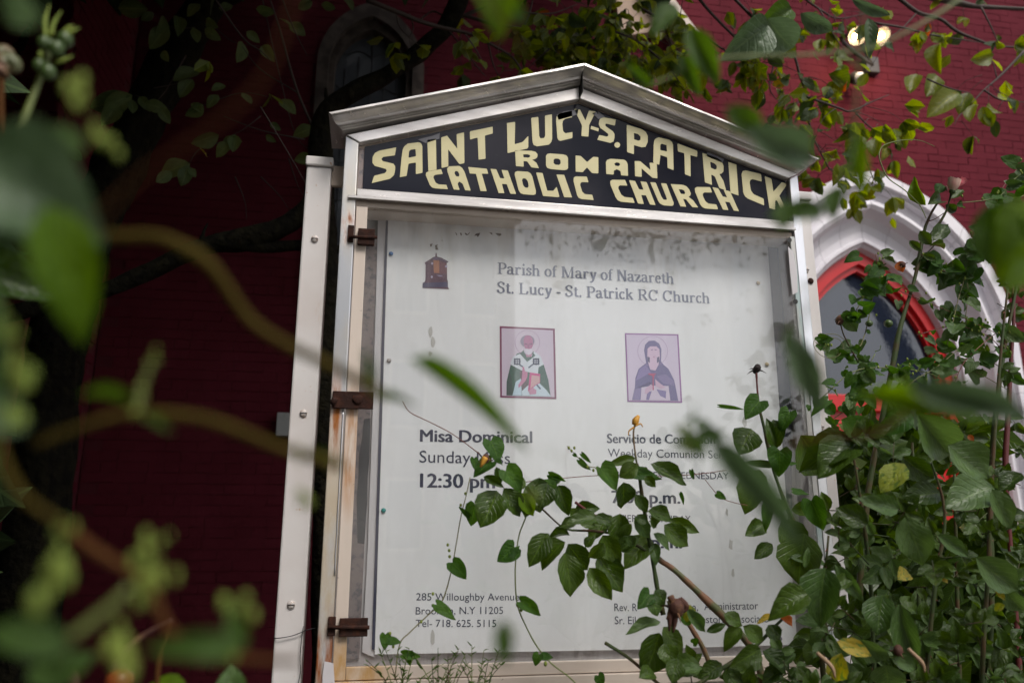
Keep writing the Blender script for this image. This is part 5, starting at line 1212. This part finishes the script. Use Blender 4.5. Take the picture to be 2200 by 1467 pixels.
# ------------------------------------------------------------------ bindweed
def heart(parent, B, L, seed_d=None, mk='heart_leaf'):
    d = seed_d or Vector((rl.gauss(0,.7), rl.gauss(-.2,.4), -rl.uniform(.1,1))).normalized()
    return leaf3(parent, 'heart', mk, B, B+d*L, rl.uniform(.72,1.0), None, 'leaf', .35)
gv = 'bindweed climbing through the roses'
v1 = thing('bindweed', at(852,1410,1.85), 'thin bindweed stem with heart leaves climbing beside the address lines', 'vine', gv)
stem(v1, 'vine_red', [(865,862),(880,885),(920,905),(965,928),(1000,952),(1030,975)], 1.85, [.0012,.0012], 'stem', 5)
stem(v1, 'vine_stem', [(1010,1025),(1000,1070),(990,1110),(978,1180),(970,1225),(950,1290),(920,1320),(880,1358),(858,1385),(848,1460)], 1.85, [.0013,.0015,.0014], 'stem', 5)
for a in ((1022,1085,1012,1130,.9),(972,1208,1002,1245,.75),(938,1298,978,1332,.5),(828,1362,826,1395,.8),(835,1375,862,1380,.7),(865,1405,905,1410,.5),(880,1400,880,1430,.7),(1008,1108,985,1088,.4)):
    leafp(v1, 'heart', 'heart_leaf', (a[0],a[1]), (a[2],a[3]), 1.83, a[4], 0, .3)
for (u, v_) in ((962,1170),(965,1182),(966,1195),(1000,1060),(990,1085),(905,1335),(930,1300),(845,1388),(838,1360),(930,1275)):
    MB().add(*blob_data(at(u,v_,1.83), .0032,.003,.004, 6, 5)).build('bud', M['bud'], v1, True)
v2 = thing('bindweed', at(1230,1450,1.8), 'pale bindweed stem trailing down the lower middle of the poster', 'vine', gv)
stem(v2, 'pale_stem', [(1130,1110),(1115,1150),(1108,1200),(1107,1250),(1112,1300),(1130,1345),(1155,1390),(1185,1425),(1230,1460),(1260,1500)], 1.8, [.0017,.0017], 'stem', 5)
for a in ((1105,1175,1068,1205,.95),(1100,1195,1115,1170,.6),(1118,1292,1167,1322,.5),(1158,1405,1148,1430,.9),(1165,1408,1188,1412,.7),(1285,1450,1300,1475,.9)):
    leafp(v2, 'heart', 'heart_leaf', (a[0],a[1]), (a[2],a[3]), 1.78, a[4], 0, .25)
for (u, v_) in ((1117,1300),(1120,1308),(1112,1298),(1172,1425)): MB().add(*blob_data(at(u,v_,1.78), .004,.004,.006, 6, 5)).build('bud', M['bud'], v2, True)
v3 = thing('bindweed', at(1290,1025,1.8), 'bindweed strand running level across the rose stalk over the weekday times', 'vine', gv)
stem(v3, 'vine_red', [(1130,1035),(1170,1030),(1210,1027),(1270,1022),(1340,1020),(1420,1023),(1500,1018),(1560,1010)], 1.78, [.0010,.0010], 'stem', 5)
stem(v3, 'vine_stem', [(1218,958),(1235,975),(1260,1000),(1280,1005),(1285,1022)], 1.78, [.0008,.0014], 'stem', 5)
stem(v3, 'vine_red', [(1515,1030),(1535,1055),(1550,1070),(1580,1080),(1605,1085)], 1.8, [.0008,.001], 'stem', 5)
for a in ((1290,1005,1322,1055,.8),(1245,988,1270,1012,.4),(1250,975,1272,995,.35),(1540,1060,1560,1072,.7),(1232,975,1240,982,.8),(1180,1020,1215,1035,.35),(1460,1060,1468,1085,.35),(1485,1010,1490,1030,.5),(1350,1010,1420,1030,.4)):
    leafp(v3, 'heart', 'heart_leaf', (a[0],a[1]), (a[2],a[3]), 1.77, a[4], 0, .3)
for (u, v_) in ((1222,962),(1228,968),(1234,962),(1262,1003),(1275,1010)): MB().add(*blob_data(at(u,v_,1.77), .003,.003,.004, 6, 5)).build('bud', M['bud'], v3, True)
def vine(label, paths, Y, n, seed, mk='vine_stem', Ls=(.018,.045), hang=1.0):
    rnd = random.Random(seed); v = thing('bindweed', at(paths[0][0][0], paths[0][0][1], Y), label, 'vine', gv)
    allp = []
    for p in paths:
        Yp = Y+rnd.uniform(-.08,.08); stem(v, rnd.choice((mk,'vine_red','pale_stem')), p, Yp, [.0016,.0013,.001], 'stem', 5)
        allp += catmull([at(a, b, Yp) for a, b in p], 5)
    for _ in range(n):
        q = rnd.choice(allp); B = q+Vector((rnd.gauss(0,.015),rnd.gauss(0,.02),rnd.gauss(0,.012)))
        dd_ = (B-CAM).dot(FW); u_ = 1100+FPX*(B-CAM).dot(RT)/dd_; v_ = 733.5-FPX*(B-CAM).dot(UP)/dd_
        if 1985 < u_ < 2110 and 340 < v_ < 450: continue
        heart(v, B, rnd.uniform(*Ls), Vector((rnd.gauss(0,.8), rnd.gauss(-.2,.4), -rnd.uniform(-.2,1)*hang)).normalized(), rnd.choice(('heart_leaf','heart_leaf','rose_leaf_bright')))
    for _ in range(n//2):
        q = rnd.choice(allp); MB().add(*blob_data(q+Vector((rnd.gauss(0,.012),-.01,rnd.gauss(0,.012))), .003,.003,.0045, 6, 5)).build('bud', M['bud'], v, True)
    return v
v4 = vine('tangle of bindweed with tiny leaves draped before the arched transom window', [[(1752,735),(1800,760),(1850,740),(1880,620),(1900,600)],[c1(740,540),c1(745,620),c1(760,680),c1(900,760),c1(1100,840),c1(1300,930),c1(1470,1010)],[c1(600,900),c1(660,800),c1(700,720),c1(740,690)],
  [(1760,860),(1830,800),(1900,790),(1990,800),(2060,830)],[(1790,900),(1870,850),(1960,860),(2050,870),(2120,900)],[(1830,880),(1860,800),(1880,760)],[(1930,900),(1950,830),(2010,790),(2060,750)],[(1970,720),(2050,700),(2120,720),(2160,760)]], 1.9, 190, 4)
v5 = vine('bindweed climbing in front of the right flank of the white arch', [[c1(990,540),c1(1100,630),c1(1200,640),c1(1290,720)],[c1(1140,1050),c1(1170,930),c1(1200,800),c1(1230,700),c1(1260,560),c1(1330,430)],[(2060,560),(2080,620),(2075,700),(2100,800)],[(2040,850),(2070,780),(2110,740),(2160,700)],[(1990,760),(2040,770),(2100,800),(2170,840)]], 1.95, 75, 9, Ls=(.03,.06))
v6 = vine('bindweed with curling tips hanging at the upper right edge by the rose', [[(2062,436),(2120,430),(2150,420),(2180,385),(2200,370)],[(2200,420),(2160,440),(2140,470),(2120,490),(2100,510)],[(2170,440),(2170,470),(2185,490),(2195,520)],[(2220,350),(2190,360),(2150,410),(2135,455)],[(2210,470),(2150,480),(2120,440)],[(2100,500),(2140,520),(2190,500)],[(2085,500),(2105,530),(2150,560)]], 1.85, 75, 14, Ls=(.03,.06))
v7 = thing('bindweed', at(1895,400,1.9), 'single pale tendril hooked above the peak of the white arch', 'vine', gv)
stem(v7, 'pale_stem', [(2008,315),(1975,302),(1935,302),(1900,312),(1890,325),(1889,340),(1898,365),(1910,385),(1945,410),(1975,440),(1990,470)], 1.9, [.0012,.0018,.0014], 'tendril', 5)
v8 = thing('bindweed', at(1790,700,1.85), 'loops of fine tendril curled beside the right post', 'vine', gv)
stem(v8, 'vine_stem', [(1752,730),(1770,725),(1800,728),(1812,745),(1800,765),(1775,768),(1755,755),(1748,735),(1765,720),(1795,718),(1815,730)], 1.85, [.0009,.0009], 'tendril', 4)
leafp(v8, 'heart', 'heart_leaf', (1752,730), (1766,726), 1.84, .6)

# wiry weeds at the foot of the board
random.seed(31)
for nm, (x0, x1, lab) in enumerate(((830,905,'wiry green weed sprig in front of the lower left corner of the board'),(905,1000,'tallest wiry weed below the address lines'),(985,1060,'thin arching weed leaning right at the bottom edge'))):
    wd = thing('weed', at((x0+x1)/2, 1500, 1.8), lab, 'weed', 'wiry weeds along the bottom of the board')
    for k in range(9):
        xb = random.uniform(x0+20, x1-20); xt = xb+random.gauss(0,38)+(60 if nm == 2 else 0)*random.random(); yt = random.uniform(1385,1430)
        pts = [(xb,1560),((xb*2+xt)/3,1490),((xb+xt)/2,1455),(xt,yt)]
        stem(wd, 'pale_stem' if k % 2 else 'cane', pts, 1.8, [.0016,.0011,.0006], 'stem', 4)
        for j in range(8):
            t = random.uniform(.35,1); i = min(2, int(t*3)); fr = t*3-i; u = pts[i][0]*(1-fr)+pts[i+1][0]*fr; v_ = pts[i][1]*(1-fr)+pts[i+1][1]*fr
            s_ = random.choice((-1,1)); leafp(wd, 'blade', 'near_leaf', (u,v_), (u+s_*random.uniform(5,12), v_-random.uniform(4,14)), 1.8, .2)
# ------------------------------------------------------------------ close, out-of-focus growth
def leafn(par, mk, p0, p1, Y, w_, shape='rose', dy=0, tilt=.1, name='leaf'): return leafp(par, shape, mk, p0, p1, Y, w_, dy, tilt, name)
def buds(par, pts, Y, r):
    for u, v_ in pts:
        for k in range(3):
            p = at(u,v_,Y)+(RT*rl.gauss(0,.55)+UP*rl.gauss(0,.8)+FW*rl.gauss(0,1.0))*r; q = r*rl.uniform(.4,.8)
            MB().add(*blob_data(p, q*.8, q, q*rl.uniform(1.1,1.8), 8, 6, rough=.5)).build('flower_bud', M['bud'], par, True)
gn = 'vines hanging close to the lens'
f1 = thing('vine', at(200,505,.40), 'brown vine curving down from the left edge to the rusted middle hinge', 'vine', gn)
stem(f1, 'olive_stem', [(200,505),(260,508),(330,507),(400,535),(450,570),(490,620),(520,665),(560,705),(640,752),(740,800),(820,848)], 0.340, [0.0025,0.0025,0.0024,0.0022], 'stem', 8)
leafn(f1, 'near_leaf', (800,850), (782,745), 0.374, .22, 'blade'); leafn(f1, 'near_leaf', (790,845), (900,870), 0.374, .2, 'blade')
buds(f1, [(800,835),(818,855)], 0.365, 0.0017)
f2 = thing('vine', at(250,890,.40), 'olive vine arching across the lower left with an upright flower spike', 'vine', gn)
stem(f2, 'olive_stem', [(75,955),(150,925),(240,895),(300,888),(370,890),(450,903),(530,930),(600,960),(680,985),(740,1000)], 0.340, [0.0018,0.0021,0.0020], 'stem', 8)
stem(f2, 'pale_stem', [(298,888),(300,850),(312,810),(335,770)], 0.340, [0.0015,0.0011,0.0008], 'stem', 6)
buds(f2, [(298,885),(300,852),(304,835),(314,805),(325,785),(340,770)], 0.340, 0.0019)
leafn(f2, 'near_leaf', (285,870), (160,825), 0.323, .16, 'blade'); leafn(f2, 'near_leaf', (310,890), (370,930), 0.323, .3, 'blade')
buds(f2, [(655,1060),(712,1000),(650,1070),(640,985)], 0.357, 0.0026); leafn(f2, 'near_leaf', (660,970), (735,1010), 0.357, .3, 'blade')
f3 = thing('vine', at(130,1130,.36), 'brown jointed vine falling from the left edge with pale flower clusters', 'vine', gn)
stem(f3, 'olive_stem', [(-20,890),(0,960),(20,1020),(60,1075),(140,1130)], 0.306, [.6*x for x in [0.0026,0.0023,0.0020]], 'stem', 8)
stem(f3, 'brown_stem', [(140,1130),(200,1180),(280,1228),(320,1260),(350,1330),(380,1370),(450,1405),(560,1415),(640,1420)], 0.340, [0.0022,0.0020,0.0018,0.0013], 'stem', 8)
buds(f3, [(140,1128),(118,1210),(125,1240),(128,1255),(310,1180),(300,1200),(318,1190),(310,1240),(350,1238),(345,1240),(310,1275),(308,1285),(255,1365),(240,1385),(245,1400),(340,1170)], 0.315, 0.0030)
buds(f3, [(120,1225),(132,1240),(242,1390)], 0.281, 0.0043)
stem(f3, 'pale_stem', [(280,1260),(240,1300),(190,1340),(150,1370)], 0.315, [0.0020,0.0017], 'stem', 6)
leafn(f3, 'near_leaf', (150,1400), (-40,1340), 0.306, .45); leafn(f3, 'near_leaf', (520,1390), (300,1385), 0.306, .30, 'blade'); leafn(f3, 'near_leaf', (520,1400), (495,1290), 0.340, .4)
buds(f3, [(495,1312),(535,1320),(480,1300),(510,1385)], 0.340, 0.0029)
leafn(f3, 'near_leaf', (120,1460), (200,1400), .4, .7); leafn(f3, 'near_leaf', (60,1440), (150,1467), .4, .6)
f4 = thing('vine', at(60,480,.36), 'vine with a large blue-green leaf and a bright green leaf at the left edge', 'vine', gn)
stem(f4, 'near_leaf', [(-40,1100),(-10,900),(-5,700),(-20,560),(30,470)], 0.315, [0.0026,0.0023,0.0020], 'stem', 8)
leafn(f4, 'near_grey', (-50,325), (195,480), 0.306, .85); leafn(f4, 'near_grey', (-60,380), (150,560), 0.323, .7)
leafn(f4, 'near_bright', (110,440), (172,725), 0.30, .42); leafn(f4, 'near_leaf', (20,300), (-20,450), 0.315, .9)
buds(f4, [(18,712),(35,770),(40,790),(45,800),(58,818),(62,825),(15,700)], 0.306, 0.0026); leafn(f4, 'near_grey', (-60,880), (60,920), 0.281, .8); buds(f4, [(35,890)], 0.281, 0.0035)
buds(f4, [(162,185),(168,210),(210,300),(225,305),(35,298),(45,305)], 0.306, 0.0039); leafn(f4, 'near_leaf', (150,270), (110,360), 0.306, .7); leafn(f4, 'near_leaf', (30,60), (60,-20), 0.306, .8); buds(f4, [(170,195)], 0.306, 0.0046)
f5 = thing('rose_hip_spray', at(60,300,.75), 'stalk of green rose hips with long sepals at the upper left', 'rose hips')
stem(f5, 'pale_stem', [(-20,420),(20,330),(50,260),(78,190),(92,150),(105,110)], .75, [.0045,.004,.0035,.003], 'stem', 8)
stem(f5, 'brown_stem', [(4,340),(3,220),(6,100)], .8, [.003,.003], 'stem', 6)
for (u, v_, r_, an) in ((95,92,13,.2),(122,105,15,.5),(108,98,12,.0),(84,140,12,-.4),(104,155,15,.7),(140,85,16,.9)):
    k = r_/FPX*.80; MB().add(*blob_data(at(u,v_,.74+rl.uniform(-.01,.01)), k,k,k*1.15, 12, 9)).build('hip', M['hip'], f5, True)
for a in (((98,85),(97,45),(106,10)),((106,80),(116,50),(132,24)),((140,80),(155,68),(172,60)),((135,72),(148,60),(160,56)),((120,135),(140,128),(158,120)),((88,125),(86,115),(92,108)),((112,75),(112,60),(120,45))):
    MB().add(*tube_data([at(u,v_,.735) for u, v_ in a], [0.0020,0.0021,0.0004], 6, 4)).build('sepal', M['bud'], f5, True)
for a in (((0,140),(20,130),(35,145),(25,155)),((0,120),(12,112),(30,125)),((2,155),(12,148),(22,156))):
    MB().add(*tube_data([at(u,v_,.8) for u, v_ in a], [.010,.008,.003], 7, 3)).build('withered_petal', M['cane_brown'], f5, True)
MB().add(*blob_data(at(-2,135,.8), .012,.01,.018, 9, 7, rough=.6)).build('withered_head', M['dead'], f5, True)
f6 = thing('rose_leaf_spray', at(-20,600,.95), 'single glossy dark leaf with a highlight at the left edge', 'leaf')
leafp(f6, 'rose', 'rose_leaf', (-60,580), (112,618), .9, .62, .0, .05); stem(f6, 'cane', [(-60,580),(-160,560)], .9, [.002,.002], 'leaf_stalk', 5)
f7 = thing('rose_hip_spray', at(250,1500,.95), 'red rose hip with withered sepals poking up at the bottom left', 'rose hips')
MB().add(*blob_data(at(258,1460,.95), .015,.015,.012, 12, 9)).build('hip', M['hip_red'], f7, True)
stem(f7, 'dead', [(240,1440),(262,1410),(300,1370),(340,1345),(372,1330)], .95, [.004,.003,.0025,.0015], 'sepal', 6); stem(f7, 'brown_stem', [(370,1332),(350,1380),(342,1420),(338,1467),(335,1560)], .95, [.0012,.0025,.003], 'stalk', 6)
stem(f7, 'dead', [(250,1436),(262,1430),(275,1445),(280,1462)], .95, [.004,.003,.001], 'sepal', 6); stem(f7, 'cane_brown', [(258,1470),(256,1560)], .95, [.004,.004], 'stalk', 6)
stem(f7, 'dry_petal', [(98,1440),(120,1445),(135,1438),(140,1425)], .95, [.001,.004,.003,.001], 'withered_petal', 5); stem(f7, 'dead', [(135,1440),(150,1450),(160,1467),(150,1560)], .95, [.006,.007,.006,.003], 'withered_bloom', 6)
leafp(f7, 'rose', 'rose_leaf_bright', (500,1500), (497,1428), .95, .9, 0, .1); leafp(f7, 'rose', 'near_bright', (400,1480), (320,1462), .95, .6, 0, .1)
f8 = thing('vine', at(1740,120,.55), 'pale yellow-green stem bowing across the upper right in front of the tree', 'vine', gn)
stem(f8, 'pale_stem', [(1380,192),(1440,165),(1500,138),(1560,125),(1640,120),(1720,119),(1800,112),(1870,104),(1930,78),(1990,45),(2060,0),(2130,-60)], 0.527, [0.0011,0.0013,0.0014,0.0016], 'stem', 8)
leafn(f8, 'near_leaf', (1400,190), (1340,130), 0.510, .25, 'blade'); stem(f8, 'pale_stem', [(1805,112),(1825,130),(1845,150)], 0.510, [0.0011,0.0007], 'stem', 6)
leafn(f8, 'near_leaf', (1480,60), (1545,190), 0.510, .35); leafn(f8, 'near_leaf', (1470,120), (1500,200), 0.527, .4); leafn(f8, 'near_leaf', (1450,10), (1400,70), .6, .5)
leafp(f8, 'oval', 'near_grey', (1650,55), (1582,120), 1.3, .75); leafp(f8, 'oval', 'near_grey', (1650,40), (1710,112), 1.3, .75, .05); leafp(f8, 'oval', 'near_grey', (1866,40), (1873,118), 1.4, .32); leafp(f8, 'oval', 'near_grey', (1830,0), (1915,38), 1.4, .25); leafp(f8, 'oval', 'near_leaf', (1700,20), (1640,60), 1.4, .6); leafp(f8, 'oval', 'near_grey', (1720,30), (1790,70), 1.4, .5)
f9 = thing('vine', at(1680,330,.45), 'blurred grey-green leaves hanging over the right end of the gable', 'vine', gn)
stem(f9, 'near_leaf', [(1860,-40),(1850,120),(1835,260),(1830,330),(1790,420),(1720,460)], 0.383, [0.0011,0.0012,0.0009], 'stem', 6)
leafn(f9, 'near_grey', (1600,280), (1750,345), 0.37, .38, 'rose', .02); leafn(f9, 'near_leaf', (1560,230), (1650,300), 0.383, .5); leafn(f9, 'near_leaf', (1770,455), (1655,462), 0.37, .40)
leafn(f9, 'near_bright', (1840,290), (1850,410), 0.391, .3); leafn(f9, 'near_leaf', (1800,400), (1790,480), 0.374, .5); leafn(f9, 'near_leaf', (1690,430), (1680,500), 0.357, .6)
f10 = thing('vine', at(1600,1000,.45), 'narrow blurred green blades crossing the middle of the poster', 'vine', gn)
leafn(f10, 'near_leaf', (880,770), (1165,965), 0.374, .13, 'blade'); leafn(f10, 'near_grey', (1520,940), (1725,1180), 0.357, .21, 'blade'); stem(f10, 'pale_stem', [(1165,965),(1280,1010),(1400,990),(1480,940)], 0.374, [0.0002,0.0002], 'tendril', 4)
stem(f10, 'near_leaf', [(1500,1000),(1498,940),(1492,900),(1495,868)], 0.365, [0.0007,0.0008,0.0005], 'stem', 6)
for q in ((1498,895,1470,905),(1492,915,1530,905),(1490,940,1445,915),(1500,945,1560,925),(1490,960,1440,950),(1495,930,1480,980),(1500,925,1560,940),(1480,935,1520,985)): leafn(f10, 'near_leaf', (q[0],q[1]), (q[2],q[3]), .43, .45)
buds(f10, [(1140,1060),(1150,1072),(1460,925),(1475,960)], 0.357, 0.0020); leafn(f10, 'near_leaf', (1080,1330), (1085,1430), 0.365, .45); buds(f10, [(1085,1350),(1095,1365)], 0.365, 0.0020)
f11 = thing('vine', at(1900,860,.45), 'broad blurred bright green blades low on the right', 'vine', gn)
leafn(f11, 'near_bright', (1830,850), (2230,900), 0.357, .16, 'blade'); leafn(f11, 'near_grey', (1940,830), (2230,900), 0.340, .22, 'blade'); leafn(f11, 'near_grey', (1700,720), (1765,890), 0.391, .34)
leafn(f11, 'near_leaf', (1690,760), (1700,690), 0.408, .3, 'blade')
stem(f11, 'brown_stem', [(1680,960),(1780,935),(1880,930),(1960,880),(2060,850)], 0.374, [0.0008,0.0009,0.0008], 'stem', 6)
f12 = thing('vine', at(2160,520,.5), 'large blurred bright green leaf at the right edge above the arch', 'vine', gn)
leafn(f12, 'near_bright', (2250,440), (2150,560), 0.374, .6); leafn(f12, 'near_bright', (2250,560), (2160,620), 0.357, .5); leafn(f12, 'near_leaf', (2120,440), (2190,600), 0.391, .6)
f13 = thing('vine', at(1060,-30,.45), 'blurred green leaf dangling from the top edge left of the gable peak', 'vine', gn)
leafn(f13, 'near_bright', (1040,-60), (1085,55), 0.357, .75); leafn(f13, 'near_leaf', (1060,-20), (1130,50), 0.374, .5); stem(f13, 'brown_stem', [(1000,-60),(1090,60),(1130,120)], 0.340, [0.0008,0.0005], 'stem', 5)
f14 = thing('vine', at(560,110,.32), 'very blurred rust-brown stem slanting across the upper left', 'vine', gn)
stem(f14, 'brown_stem', [(190,490),(300,380),(420,300),(540,200),(600,100),(640,-40)], .22, [0.0004,0.0004], 'stem', 6)

def fn_street(rnd):
    a = rnd.uniform(0, 6.283); b = rnd.gauss(0, .5)
    p = Vector((6.3+rnd.gauss(0,2.3), -8.5+rnd.gauss(0,1.2), 9.2+rnd.gauss(0,1.2)))
    return p, noise.noise(p*.9) > .04
crown(t4, 'crown', 'street_leaf', 15000, fn_street, .13, 40)
